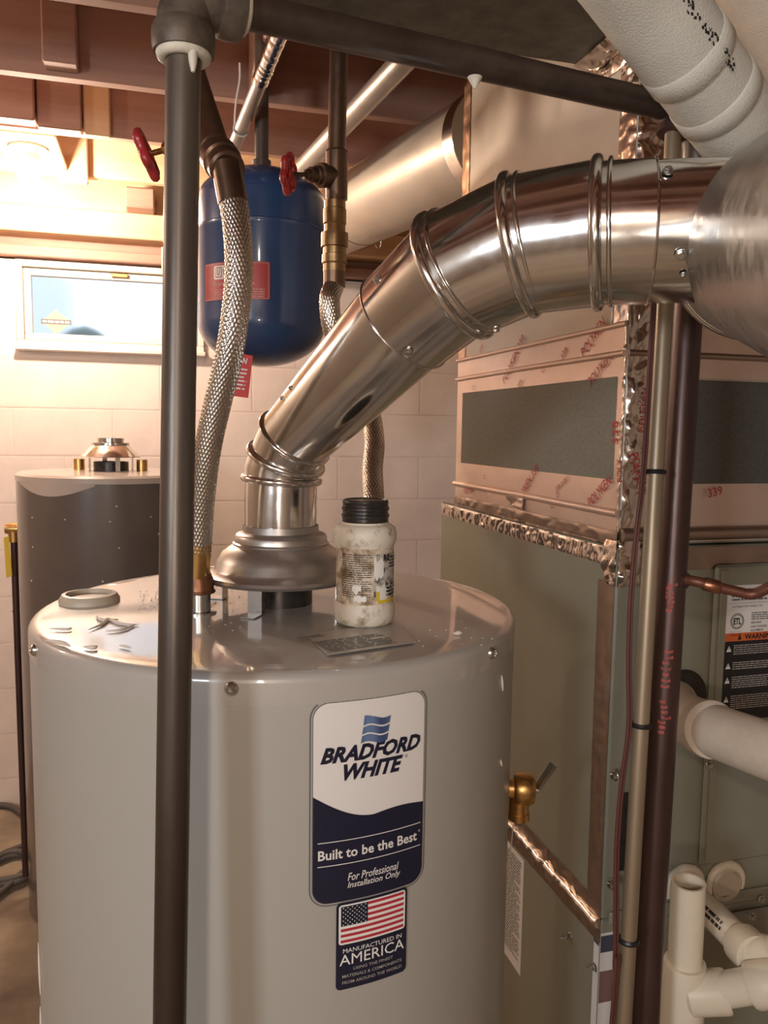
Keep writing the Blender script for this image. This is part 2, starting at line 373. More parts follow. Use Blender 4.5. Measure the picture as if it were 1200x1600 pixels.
sm = planemap(onp(88, 503, 1, 3.2215), (1,0,0), (0,0,1), (0,-1,0))
q = MB(); q.add([sm(-.05,0,.0006), sm(0,-.045,.0006), sm(.05,0,.0006), sm(0,.045,.0006)], [(0,1,2,3)])
st = q.build('sticker', mat('faded_orange_sticker', (.72,.42,.28), .6), win, smooth=0, label='faded orange diamond sticker on the glass')
q = MB(); q.add([sm(-.052,-.009,.0012), sm(.052,-.009,.0012), sm(.052,.009,.0012), sm(-.052,.009,.0012)], [(0,1,2,3)]); q.build('sticker_band', M['grey_line'], st, smooth=0)
q = MB(); dashes(q, -.046, -.006, .046, .006, 1, sm, .0018, .6, random.Random(4)); q.build('print', M['white'], st, smooth=0)
q = MB(); q.bbox((-.16, 3.19, 2.002), (-.10, 3.204, 2.016), .002); q.build('latch', M['brass'], win, smooth=30)
# outside, seen blurred through the glass
MB().box((-6, 3.42, 1.45), (6, 14, 1.70)).build('ground', M['ground'], kind='structure', smooth=0)
for (px, py, d, r, lab) in ((228, 492, 5.0, .17, 'dark shrub outside the cellar window, nearer the pole'), (150, 470, 8.5, .5, 'dim grey shrub farther outside the cellar window')):
    c = atd(px, py, d); c.z = 1.70+r*.55; mb = MB()
    import bmesh
    bm = bmesh.new(); bmesh.ops.create_icosphere(bm, subdivisions=3, radius=r)
    for v in bm.verts: v.co *= 1+.5*noise.noise(v.co*6/r*.17)
    for v in bm.verts: v.co.z = max(v.co.z, -r*.5)
    mb.add([v.co+c for v in bm.verts], [[v.index for v in f.verts] for f in bm.faces]); bm.free()
    tag(mb.build('shrub', M['shrub'], origin=(c.x, c.y, 1.70)), lab, 'shrub')
mb = MB(); mb.bbox((-5.5, 12, 1.70), (-1.2, 13.5, 4.6), .02); h = mb.build('house', M['siding'], origin=(-3.3, 12.7, 1.7), smooth=0)
tag(h, 'pale house wall far outside the cellar window', 'house')
q = MB(); q.add([(-5.7,11.9,4.6),(-1.0,11.9,4.6),(-1.0,13.6,4.6),(-5.7,13.6,4.6),(-5.7,12.75,5.6),(-1.0,12.75,5.6)], [(3,2,1,0),(0,1,5,4),(2,3,4,5),(1,2,5),(3,0,4)]); q.build('roof', M['shrub'], h, smooth=0)

# ---------------------------------------------------------------- bulb
bp = atd(46, 292, 2.44)
bl = empty('light_bulb', (bp.x, bp.y, JZ-.002), 'lit bare bulb in a porcelain socket under the joists', 'lamp')
q = MB(); q.bbox((bp.x-.09, 2.61, JZ+.0), (bp.x+.09, 2.955, JZ+.02), .003); q.build('mounting_board', M['pale_wood'], bl, smooth=0)
q = MB(); q.lathe([(.055,0),(.057,-.008),(.05,-.016),(.032,-.022),(.026,-.04),(.021,-.042),(0.0001,-.042)], (bp.x,bp.y,JZ)); q.build('socket', M['porcelain'], bl)
gl = [(.0001,-.04),(.014,-.042),(.015,-.05)]+[(.034*math.cos(t), -.082+.034*math.sin(t)) for t in [PI/3-k*(PI*5/6)/14 for k in range(15)]]; gl[-1] = (.0001, -.116)
q = MB(); q.lathe(gl, (bp.x,bp.y,JZ)); q.build('globe', M['bulb'], bl)
lamp('bulb_light', 'POINT', (bp.x, bp.y-.005, JZ-.16), BULB_W, BULB_C, .035)

# ================================================================ FRONT WATER HEATER
HX, HY, HR, HZ = .148, 1.003, .296, 1.230
H0 = V((HX, HY, 0))
heater = empty('water_heater', H0, 'large grey cylindrical water heater with a white and navy label, front centre', 'water heater')
q = MB(); q.lathe([(HR-.02,.0),(HR-.004,.004),(HR-.004,.05),(HR-.001,.055),(HR-.001,1.203)], H0, seg=160); q.build('jacket', M['jacket'], heater, 30)
q = MB(); q.lathe([(HR-.002,1.196),(HR,1.197),(HR,1.218)]+[(HR-.010+.010*math.cos(k*PI/12), 1.218+.010*math.sin(k*PI/12)) for k in range(1, 7)]+[(HR-.03,1.2285),(HR-.06,1.2290),(.12,1.2300),(.0001,1.2300)], H0, seg=160)
q.build('lid', M['lid'], heater, 50)
def cmap(ph0, z0, R=HR): return lambda u, v, l: V((HX+(R+l)*math.sin(ph0+u/R), HY-(R+l)*math.cos(ph0+u/R), z0+v))
def on_side(u, z, l=0): return cmap(0, z)(u, 0, l), V((math.sin(u/HR), -math.cos(u/HR), 0))
for u, z in ((-.088, 1.214), (.213, 1.213), (-.36, 1.213)):
    p, n = on_side(u, z); mb = MB(); mb.lathe([(.0001,-.002),(.0068,-.002),(.0068,.0012),(.005,.0035),(.0032,.0046),(.0028,.0030),(.0001,.0028)], p, n, 20); mb.build('screw', M['steel'], heater)
# main label
lm = cmap(-.003, .002, HR-.001); u0, u1, z0, z1 = -.0125, .1035, .999, 1.1955
q = MB(); rrect(q, u0-.0035, z0-.0035, u1+.0035, z1+.0035, .018, lm, .0006); lab = q.build('brand_label', M['grey_line'], heater, 0, label='white and navy maker label, rounded corners')
q = MB(); rrect(q, u0-.0020, z0-.0020, u1+.0020, z1+.0020, .0165, lm, .0008); q.build('label_border', M['plate'], lab, 0)
q = MB(); rrect(q, u0-.0008, z0-.0008, u1+.0008, z1+.0008, .0155, lm, .0010); q.build('label_line', M['grey_line'], lab, 0)
q = MB(); rrect(q, u0, z0, u1, z1, .0150, lm, .0012); q.build('white_field', M['labelwhite'], lab, 0)
def wave(u):
    t = (u-u0)/(u1-u0)
    return 1.1060-.0250*math.sin(min(1, t/.52)*PI/2)+.0028*math.sin(max(0, (t-.52)/.48)*PI)
q = MB(); rrect(q, u0, z0, u1, z1, .0150, lm, .0014, 60, hi=wave); q.build('navy_field', M['navy'], lab, 0)
LL = .0017
text('BRADFORD', (-.0060, 1.1370, .0985, 1.1530), lm, M['navy'], 'lettering', lab, .35, .044, lift=LL)
text('WHITE', (.0165, 1.1190, .0785, 1.1350), lm, M['navy'], 'lettering', lab, .35, .044, lift=LL)
text('\u00ae', (.0805, 1.1310, .0840, 1.1345), lm, M['grey_line'], 'lettering', lab, lift=LL)
text('Built to be the Best', (-.0075, 1.0425, .0965, 1.0525), lm, M['labelwhite'], 'lettering', lab, .0, .02, lift=LL)
text('\u00ae', (.0980, 1.0505, .1005, 1.0530), lm, M['labelwhite'], 'lettering', lab, lift=LL)
text('For Professional', (.0215, 1.0185, .0755, 1.0265), lm, M['labelwhite'], 'lettering', lab, .25, .008, lift=LL)
text('Installation Only', (.0215, 1.0095, .0775, 1.0175), lm, M['labelwhite'], 'lettering', lab, .25, .008, lift=LL)
for z in (1.0600, 1.0365):
    q = MB(); strip(q, [-.0080+k*.0092 for k in range(12)]+[.1008], lambda u: z-.0004, lambda u: z+.0004, lm, LL); q.build('rule', M['labelwhite'], lab, 0)
for k in range(3):       # waving three-band emblem
    zc = 1.1735-k*.0085
    f = lambda u: .0016*math.sin((u-.035)/.028*2*PI)
    q = MB(); vs = []
    us = [.0355+.0275*i/14 for i in range(15)]
    for u in us: vs += [lm(u-.0012*k, zc-.0033+f(u)+(.0015 if k == 0 and False else 0), LL), lm(u-.0012*k+.0012, zc+.0036+f(u)+(.003*max(0, 1-(u-.0355)/.008) if k == 0 else 0), LL)]
    q.add(vs, [(2*i, 2*i+2, 2*i+3, 2*i+1) for i in range(14)]); q.build('emblem_band', M['lblue'], lab, 0)
# flag label below
fu0, fu1, fz0, fz1 = .0105, .0860, .9080, .9975
q = MB(); rrect(q, fu0, fz0, fu1, fz1, .005, lm, .0016); fl = q.build('flag_label', M['navy'], heater, 0, label='small navy label with a flag')
def rect(mb, a, b, c, d, l, n=12): return strip(mb, [a+(c-a)*k/n for k in range(n+1)], lambda u: b, lambda u: d, lm, l)
q = MB(); rrect(q, .0130, .9545, .0836, .9950, .003, lm, .0019); q.build('flag_field', M['white'], fl, 0)
q = MB(); h = (.9935-.9565)/13
for k in range(0, 13, 2):
    zb = .9935-(k+1)*h; rect(q, .0150 if k > 6 else .0422, zb, .0818, zb+h, .0021)
q.build('flag_stripes', M['flagred'], fl, 0)
q = MB(); rect(q, .0150, .9935-7*h, .0422, .9935, .0023); q.build('canton', M['navy'], fl, 0)
q = MB()
for r in range(9):
    for c in range(6 if r % 2 == 0 else 5):
        cu_ = .0150+.0272*((c+.5)/6 if r % 2 == 0 else (c+1)/6); cv_ = .9935-7*h*(r+.6)/9.2
        q.add([lm(cu_+(.00085 if k % 2 == 0 else .0004)*math.sin(k*PI/5), cv_+(.00085 if k % 2 == 0 else .0004)*math.cos(k*PI/5), .0025) for k in range(10)], [tuple(range(10))[::-1]])
q.build('flag_stars', M['white'], fl, 0)
text('MANUFACTURED IN', (.0175, .9455, .0800, .9500), lm, M['white'], 'lettering', fl, 0, 0, lift=.0019)
text('AMERICA', (.0140, .9330, .0830, .9440), lm, M['white'], 'lettering', fl, 0, 0, lift=.0019)
text('USING THE FINEST', (.0280, .9265, .0705, .9295), lm, M['plate'], 'lettering', fl, 0, .005, lift=.0019)
text('MATERIALS & COMPONENTS', (.0170, .9200, .0805, .9232), lm, M['plate'], 'lettering', fl, 0, .005, lift=.0019)
text('FROM AROUND THE WORLD', (.0170, .9135, .0805, .9167), lm, M['plate'], 'lettering', fl, 0, .005, lift=.0019)
# fittings on the lid
p = onp(140, 938, 2, HZ)
q = MB(); q.lathe([(.037,-.002),(.037,.003),(.033,.009),(.0285,.0095),(.0275,.0065),(.027,.004),(.0001,.004)], p); q.build('plastic_cap', M['plastic'], heater)
TZ = HZ+.0006
def topmap(P, ang): 
    c, s_ = math.cos(ang), math.sin(ang); return lambda u, v, l: V((P.x+u*c-v*s_, P.y+u*s_+v*c, TZ+l))
a, b, c, d = [onp(*t, 2, TZ) for t in ((478, 992), (618, 972), (650, 1004), (512, 1024))]
q = MB(); q.slab([d, c, b, a], (0,0,1), .0004); pl = q.build('rating_plate', M['plate'], heater, 0, label='worn silvery rating plate')
ux = (c-d).normalized(); ang = math.atan2(ux.y, ux.x); tm = topmap(d, ang); W_ = (c-d).length; Hh = abs((a-d).dot(V((-ux.y, ux.x, 0))))
q = MB(); dashes(q, W_*.06, Hh*.08, W_*.86, Hh*.62, 7, tm, .0007, .5, random.Random(2)); q.build('fine_print', M['grey_line'], pl, 0)
text('WARNING', (W_*.10-.012, Hh*.80, W_*.40-.012, Hh*.93), tm, M['grey_line'], 'lettering', pl, 0, .01, lift=.0008)
# wrinkles of the clear shipping film left on lid
def film(pts, rr, name='film_wrinkle'):
    P = smoothpath([onp(x, y, 2, TZ+.0004) for x, y in pts], 6); n = len(P)
    q = MB(); q.tube(P, [rr*math.sin(PI*(i+.4)/(n+.2))+.0002 for i in range(n)], 8); return q.build(name, M['film'], heater)
for pts, r in (([(138,984),(160,975),(170,968),(190,975),(218,976)], .0022), ([(150,962),(158,968),(185,968)], .0018), ([(78,982),(105,983),(112,981)], .0014), ([(130,1010),(145,1012),(152,1010)], .0022), ([(186,1008),(196,1010),(205,1012)], .0012), ([(165,986),(190,984),(214,975)], .0014), ([(70,1000),(95,1004),(110,1010)], .0022), ([(708,990),(716,989),(722,989)], .0022)): film(pts, r)
q = MB()
rf_ = random.Random(11)
for k in range(90):
    px, py = (rf_.uniform(215, 262), rf_.uniform(922, 952)) if k < 45 else ((rf_.uniform(610, 770), rf_.uniform(915, 1010)) if k < 65 else (rf_.uniform(325, 380), rf_.uniform(905, 990)))
    P = onp(px, py, 2, TZ); q.lathe([(.0011*rf_.uniform(.5,1.3), 0), (.0008, .0006), (.0001, .0009)], P, seg=6)
q.build('film_glints', M['film'], heater, kind='stuff')  # pale specks stand in for glints of light on the film
for u, zt, zb in ((-.398, .86, .80), (-.40, .78, .74), (-.392, .69, .64), (.245, 1.18, 1.16), (.25, 1.08, 1.07)):
    P = [on_side(u+.006*t, zt+(zb-zt)*t, .0002)[0] for t in [i/6 for i in range(7)]]; q = MB(); q.tube(P, [.0012*math.sin(PI*(i+.4)/7.2)+.0002 for i in range(7)], 8); q.build('film_wrinkle', M['film'], heater)
P = [onp(802, 1290, 1, 1.0), onp(796, 1340, 1, .99), onp(786, 1376, 1, .985)]; q = MB(); q.tube(smoothpath(P), .0009, 6); q.lathe([(.0001,-.004),(.0035,0),(.0001,.005)], P[2], (.3,.2,1), 8); q.build('film_tail', M['film'], heater)
# draft hood
hd = MB(); hd.lathe([(.088,1.2635),(.0935,1.2625),(.0955,1.2660),(.0935,1.2695),(.0860,1.2730),(.0830,1.2775),(.0800,1.2860),(.0735,1.2960),(.0640,1.3030),(.0600,1.3060),(.0605,1.3080),(.0585,1.3095),(.0580,1.3160),(.0560,1.3190),(.0500,1.3215),(.0478,1.3220),(.0478,1.330),(.0462,1.330),(.0462,1.319),(.055,1.316),(.057,1.304),(.078,1.284),(.086,1.267)], H0, seg=72, closed=True)
hood = hd.build('draft_hood', M['hood'], heater, 35, label='dull steel flared draft hood')
for a in (-118, -32, 60, 150):
    a = math.radians(a); rv = V((math.sin(a), -math.cos(a), 0)); tv = V((math.cos(a), math.sin(a), 0)); B = H0+rv*.076+V((0,0,HZ+.0006))
    q = MB(); q.slab([B-tv*.009, B+tv*.009, B+tv*.009+V((0,0,.040)), B-tv*.009+V((0,0,.040))], rv, .0012); q.slab([B-tv*.009, B-tv*.009+rv*.022, B+tv*.009+rv*.022, B+tv*.009], (0,0,1), .0012)
    q.build('leg', M['steel'], hood, 0)
q = MB(); q.lathe([(.040,HZ-.002),(.040,1.266),(.037,1.266),(.037,HZ-.002)], H0, seg=48, closed=True); q.build('flue_collar', M['jarcap'], heater)
# nipples
nipL = onp(313, 957, 2, HZ); nipR = onp(583, 925, 2, HZ)
for p in (nipL, nipR):
    q = MB(); q.lathe([(.019,-.002),(.019,.002),(.0125,.003),(.0125,.034),(.0001,.034)], p, seg=32); q.build('nipple', M['steel'], heater)
# relief valve on the right flank
rp = onp(800, 1172, 1, 1.02); rd = V((.93,-.37,0)).normalized()
rc = V((HX, HY, rp.z)); rdir = V((.945, -.326, 0)).normalized(); base = rc+rdir*(HR-.004)
q = MB(); q.lathe([(.0125,0),(.0125,.010),(.0185,.012),(.0205,.016),(.0205,.030),(.0185,.034),(.0175,.036),(.0150,.037),(.0001,.037)], base, rdir, 32); ce = base+rdir*.014
q.lathe([(.0125,-.004),(.0125,-.030),(.0140,-.031),(.0140,-.040),(.0115,-.040),(.0001,-.038)], ce+rdir*.004, (0,0,1), 32)
rv = q.build('relief_valve', M['brass'], heater, 35, label='brass relief valve')
tipb = base+rdir*.037; q = MB(); q.tube([tipb-rdir*.004, tipb+rdir*.006], .004, 12); A = tipb+rdir*.005; Bq = A+V((.020, -.004, .032))
sd = V((0,1,0)); nn = (Bq-A).normalized().cross(sd); q.slab([A-sd*.005, A+sd*.005, Bq+sd*.006, Bq-sd*.006], nn, .0045); q.build('lever', M['steel'], rv, 0, label='zinc test lever')
# thermostat wire stub behind the hood
P = [onp(352, 897, 1, 1.03), onp(330, 895, 1, 1.05), onp(318, 905, 1, 1.06), V((.05, 1.09, HZ+.002))]
q = MB(); q.tube(smoothpath(P, 8), .0022, 8); q.tube(smoothpath([a+V((0,.006,.005)) for a in P[:3]]+[V((.045, 1.10, HZ+.002))], 8), .0022, 8); q.build('lead_wire', M['red'], heater, label='red lead wires behind the hood')

# ---------------------------------------------------------------- jar on the lid
JP = onp(569, 971, 2, TZ+.0008)
jar = empty('jar', JP, 'dirty white screw-top jar with a torn label on the heater lid', 'jar')
q = MB(); q.lathe([(.0001,0),(.030,0),(.0335,.003),(.0352,.010),(.0350,.020),(.0330,.0245),(.0325,.028),(.0325,.086),(.0332,.090),(.0355,.094),(.0358,.104),(.0340,.110),(.030,.113),(.027,.114),(.0268,.116),(.0001,.116)], JP, seg=64); q.build('body', M['jar'], jar, 50)
cp = [(.0255,.116),(.0262,.117),(.0262,.1205),(.0272,.122),(.0272,.1245),(.0258,.1255),(.0258,.1285),(.0270,.130),(.0270,.1325),(.0258,.1335),(.0258,.1365),(.0262,.138),(.0255,.1405),(.024,.1412),(.0225,.1398),(.0001,.1398)]
q = MB(); q.lathe(cp, JP, seg=64); q.build('lid', M['jarcap'], jar, 30, label='black oily screw lid')
JR = .0325
def jmap(u, v, l): a = u/JR; return V((JP.x+(JR+l)*math.sin(a), JP.y-(JR+l)*math.cos(a), JP.z+v))
def torn(seed, u0, u1, v0, v1, amp, lift, name, m, n=40, par=None, label=None):
    us = [u0+(u1-u0)*i/n for i in range(n+1)]; q = MB()
    lo = lambda u: v0+amp*noise.noise(V((u*260, seed, 0)))+amp*.5*noise.noise(V((u*700, seed, 5))); hi = lambda u: v1+amp*noise.noise(V((u*240, seed, 9)))+amp*.5*noise.noise(V((u*800, seed, 2)))
    strip(q, us, lambda u: min(lo(u), hi(u)-.0002), hi, jmap, lift); return q.build(name, m, par or jar, 0, label=label)
lb = torn(1, -.052, .050, .0255, .0905, .0015, .0004, 'label', M['jarlabel'], 60, label='torn stained paper label')
torn(2, .002, .044, .034, .083, .004, .0007, 'torn_patch', M['jargrey'], 40, lb)
torn(3, .002, .014, .056, .077, .007, .0009, 'bare_patch', M['white'], 24, lb)
torn(4, .005, .021, .030, .047, .007, .0009, 'bare_patch', M['white'], 24, lb)
torn(7, -.022, -.012, .040, .048, .004, .0009, 'bare_patch', M['white'], 16, lb)
torn(8, -.020, -.006, .030, .036, .003, .0009, 'bare_patch', M['white'], 16, lb)
torn(5, .006, .034, .0275, .031, .001, .0010, 'yellow_print', M['yellow'], 24, lb)
torn(6, .005, .009, .030, .041, .001, .0010, 'yellow_print', M['yellow'], 10, lb)
q = MB(); dashes(q, -.036, .034, .000, .083, 20, jmap, .0008, .38, random.Random(5)); q.build('fine_print', M['black'], lb, 0)
text('RC', (.0135, .0745, .0225, .0825), jmap, M['black'], 'lettering', lb, 0, .05, lift=.0012)
q = MB(); dashes(q, .022, .066, .040, .080, 4, jmap, .0012, .5, random.Random(6)); dashes(q, .018, .034, .042, .050, 4, jmap, .0012, .6, random.Random(8)); q.build('fine_print', M['black'], lb, 0)

# ================================================================ VENT PIPE
vent = empty('vent_pipe', V((HX, HY, 1.322)), 'shiny galvanised vent pipe rising from the draft hood and bending right', 'vent pipe')
E0 = V((HX+.001, HY, 1.388)); E1 = atd(447, 716, 1.0); E2 = atd(461, 684, .985); VL = atd(633, 503, .872)
G1 = atd(714, 430, .815); G2 = atd(815, 384, .785); G3 = atd(934, 367, .757); LAP = atd(1016, 364, .747); END = atd(1182, 361, .735)
def unit(a): return V(a).normalized()
d01 = V((0,0,1)); d1 = unit(E1-E0); d2 = unit(E2-E1); ds = unit(VL-E2); dv = unit(G1-VL); dg1 = unit(G2-G1); dg2 = unit(G3-G2); dg3 = unit(LAP-G3)
def vpart(name, pts, rad, tang, m='galv', smooth=40):
    q = MB(); q.tube(pts, rad, 64, tang=tang); return q.build(name, M[m], vent, smooth)
def lip(c, ax, r, t=.0012):
    q = MB(); q.ring(c, ax, r, t, 64, 8); return q.build('rolled_edge', M['galv'], vent)
RB = .0455
vpart('pipe_section', [V((HX, HY, 1.322)), V((HX, HY, 1.36)), E0], RB-.0005, [d01, d01, unit(d01+d1)])
m1 = unit(d1+d2); m2 = unit(d2+ds)
vpart('elbow_gore', [E0, E0+d01*.012, E1], [RB+.001, RB+.001, RB], [unit(d01+d1*.4), unit(d01+d1), m1])
vpart('elbow_gore', [E1, E2], [RB, RB], [m1, m2])
def bead(c, ax, R, r=.0042):
    q = MB(); q.ring(c, ax, R, r, 64, 12, 1.1); return q.build('bead', M['galv'], vent)
bead(E0, unit(d01+d1*.4), RB+.002); bead(E1, m1, RB+.0015)
q = MB(); q.ring(E2, m2, RB+.001, .003, 64, 12); q.build('bead', M['galv'], vent)
vpart('increaser', [E2, E2+ds*.02, E2+(VL-E2)*.5, VL+ds*.02], [RB, RB+.0005, .0525, .0595], [m2, ds, ds, ds])
vpart('elbow_gore', [VL, VL+dv*.03, G1], [.0612, .0616, .0645], [unit(ds+dv), dv, unit(dv+dg1)]); lip(VL, unit(ds+dv), .0612)
RG = .0655
vpart('elbow_gore', [G1, G1+(G2-G1)*.25, G1+(G2-G1)*.75, G2], [.0668, RG+.001, RG+.001, .0668], [unit(dv+dg1), dg1, dg1, unit(dg1+dg2)])
vpart('elbow_gore', [G2, G2+(G3-G2)*.25, G2+(G3-G2)*.75, G3], [.0668, RG+.001, RG+.001, .0668], [unit(dg1+dg2), dg2, dg2, unit(dg2+dg3)])
vpart('elbow_collar', [G3, LAP], [RG-.0005, .0650], [unit(dg2+dg3), dg3]); lip(LAP, dg3, .0650)
vpart('pipe_section', [LAP-dg3*.02, LAP+(END-LAP)*.82, END], [.0637, .0637, .0637], None)
for c, ax in ((G1, unit(dv+dg1)), (G2, unit(dg1+dg2)), (G3, unit(dg2+dg3))):
    bead(c, ax, .0665, .0052); q = MB(); off = ax*.012; q.ring(c+off, ax, .0660, .0022, 64, 10); q.build('bead', M['galv'], vent)
bead(LAP+(END-LAP)*.80, dg3, .0635, .0030)
def near_dir(c, ax, px, py):       # outward direction on a pipe facing the given sight line
    r = ray(px, py).normalized(); # closest radial toward the ray
    w_ = (CAM-c); k = r.dot(ax); P = None
    # intersect the ray with the cylinder of radius R round (c, ax)
    return r
def hitcyl(px, py, c, ax, R):
    r = ray(px, py).normalized(); o = CAM-c; a_ = r-ax*r.dot(ax); b_ = o-ax*o.dot(ax)
    A, B, Cc = a_.dot(a_), 2*a_.dot(b_), b_.dot(b_)-R*R; D = B*B-4*A*Cc
    t = (-B-math.sqrt(max(D, 0)))/(2*A); P = CAM+r*t; n = P-c; n = (n-ax*n.dot(ax)).normalized(); return c+ax*(P-c).dot(ax)+n*R, n
for px, py, c, ax, R, tp in ((638, 549, VL, dv, .0618, .012), (591, 437, VL, dv, .0612, .014), (1064, 398, LAP, dg3, .0637, .012), (1044, 268, LAP, dg3, .0637, .012), (775, 512, G1, dg1, .0662, .010), (1068, 430, LAP, dg3, .0637, 0), (1128, 430, LAP, dg3, .0637, 0)):
    P, n = hitcyl(px, py, c, ax, R); hexscrew('screw', P, n, .0034 if tp else .0022, vent, tip=0)
for px, py in ((441, 622), (454, 606)):
    P, n = hitcyl(px, py, E2+(VL-E2)*.3, ds, .0495); hexscrew('screw', P, n, .0020, vent)
# large flue fitting the vent runs into
TA = -(ray(928, 404).normalized()); TF = atd(1200, 382, .815); TR = .093
tee = empty('flue_fitting', TF, 'big spangled galvanised flue fitting at the right edge that takes the vent', 'flue')
q = MB(); q.tube([TF, TF+TA*.02, TF+TA*.51], [TR, TR, TR], 72); q.build('body', M['galv2'], tee)
q = MB(); q.ring(TF+TA*.004, TA, TR+.001, .0035, 72, 10); q.ring(TF+TA*.018, TA, TR, .002, 72, 10); q.build('rim', M['galv'], tee)
q = MB(); q.ring(atd(1172, 361, .738), dg3, .066, .0045, 64, 10); q.tube([atd(1166, 361, .738), END+dg3*.01], [.0655, .068], 64); q.build('branch_collar', M['galv2'], tee)

# ================================================================ GAS PIPE (black iron)
gas = empty('gas_pipe', V((atd(265, 1600, .655).x, atd(265, 1600, .655).y, 0)), 'black iron pipe standing before the heater and turning right overhead', 'pipe')
GT = atd(287, 72, .628); GB = atd(265, 1600, .668); GB2 = GB+(GB-GT)*((GB.z-.0)/(GT.z-GB.z)); GR = .0136
q = MB(); q.tube([GB2, GB, GT], GR, 32); ri = q.build('riser', M['iron'].copy(), gas); rm_ = ri.data.materials[0]; rm_.name = 'iron_rusting_low'; nt = rm_.node_tree
tc_ = nt.nodes.new('ShaderNodeTexCoord'); sx_ = nt.nodes.new('ShaderNodeSeparateXYZ'); mr_ = nt.nodes.new('ShaderNodeMapRange'); mr_.inputs[1].default_value = 1.05; mr_.inputs[2].default_value = 1.38
nt.links.new(tc_.outputs['Object'], sx_.inputs[0]); nt.links.new(sx_.outputs[2], mr_.inputs[0]); mx_ = nt.nodes.new('ShaderNodeMix'); mx_.data_type = 'RGBA'
lk = nt.nodes['Principled BSDF'].inputs['Base Color'].links[0].from_socket
nt.links.new(mr_.outputs[0], mx_.inputs['Factor']); mx_.inputs['A'].default_value = (.055, .036, .027, 1); nt.links.new(lk, mx_.inputs['B']); nt.links.new(mx_.outputs['Result'], nt.nodes['Principled BSDF'].inputs['Base Color'])
q = MB(); q.lathe([(.034,0),(.034,.006),(.022,.010),(.020,.024),(.0001,.024)], (GB2.x, GB2.y, 0)); q.build('floor_flange', M['iron'], gas)
HA = atd(352, 10, .640); HB = atd(1040, 166, .862)
hdir = unit(HB-HA); EC = atd(291, 12, .628)
q = MB(); q.tube(smoothpath([GT+V((0,0,-.004)), GT+V((0,0,.018)), EC+V((0,0,.004))+hdir*.006, HA-hdir*.004, HA+hdir*.012], 8), .0205, 32)
q.lathe([(.0205,-.006),(.0235,-.006),(.0245,-.001),(.0245,.010),(.0225,.015),(.0205,.016)], GT, (0,0,1), 32); q.lathe([(.0205,-.014),(.0235,-.012),(.0245,-.007),(.0245,.002),(.0235,.006),(.0205,.007)], HA+hdir*.006, hdir, 32)
q.build('elbow', M['iron_elbow'], gas)
q = MB(); q.tube([HA-hdir*.01, HB], .0140, 32); q.build('overhead_run', M['iron_dark'], gas)
q = MB(); q.ring(GT+V((0,0,-.007)), (0,0,1), .0165, .0050, 32, 10); rv_ = (CAM-GT).normalized(); pp = GT+rv_*.0150+R0*.007
q.tube([pp+V((0,0,-.004)), pp+V((0,0,-.012)), pp+V((0,0,-.019))], [.004,.0032,.0015], 10); q.build('dope_bead', M['dope'], gas, label='pale pipe dope with a drip')
q = MB(); q.ring(HA+hdir*.014, hdir, .0150, .0045, 32, 10); q.build('dope_bead', M['dope'], gas)
q = MB(); P0 = atd(742, 128, .735); q.tube([P0+V((0,0,.004)), P0, P0+V((0,0,-.006))], [.007,.0045,.001], 12); q.build('dope_drip', M['dope'], gas)
BD = atd(1052, 205, .866); BE = atd(1058, 178, .866)
q = MB(); q.tube(smoothpath([HB-hdir*.006, HB+hdir*.010, BE+V((0,0,-.002)), BD+V((0,0,-.004))], 8), .0172, 28); q.build('elbow', M['iron2'], gas)
q = MB(); q.ring(HB+hdir*.012, hdir, .0168, .0028, 32, 8); q.build('dope_bead', M['dope'], gas)
D0 = BD; D1 = atd(1038, 500, .870); D2 = atd(986, 1400, .882); D3 = D2+(D2-D1)*((D2.z)/(D1.z-D2.z))
q = MB(); q.tube([D0, D1, D2, D3], .0088, 24); tb = q.build('drop_tube', M['tubebeige'], gas, label='thin bare metal drop with black cable ties')
for py in (735, 1130, 1470):
    t_ = (py-500)/900; c = D1+(D2-D1)*t_; q = MB(); q.ring(c, D2-D1, .0098, .0022, 24, 6, 1.3); q.build('cable_tie', M['black'], tb)
# standing rust-brown pipe
IA = atd(1091, 236, .905); IB = atd(1007, 1600, .935); IC = IB+(IB-IA)*(IB.z/(IA.z-IB.z)); idir = unit(IA-IB)
pole = empty('iron_pipe', V((IC.x, IC.y, 0)), 'thick rust-brown iron pipe standing before the air handler', 'pipe')
q = MB(); q.tube([IC, IB, IA], .0160, 32); q.build('riser', M['iron2'], pole)
q = MB(); q.lathe([(.0160,-.03),(.0172,-.028),(.0172,.0),(.0180,.004),(.0180,.010),(.0150,.011),(.0145,.002),(.0001,.0)], IA, idir, 32); q.build('coupling', M['iron'], pole)
q = MB(); q.lathe([(.034,0),(.034,.006),(.024,.010),(.022,.022),(.0001,.022)], (IC.x, IC.y, 0)); q.build('floor_flange', M['iron2'], pole)
def polemap(c, ax, R):
    side = ray(1045, 1000).normalized(); f_ = (-side-ax*(-side).dot(ax)).normalized(); s_ = f_.cross(ax)*-1
    return lambda u, v, l: c+ax*v+f_*((R+l)*math.cos(u/R))+s_*((R+l)*math.sin(u/R))
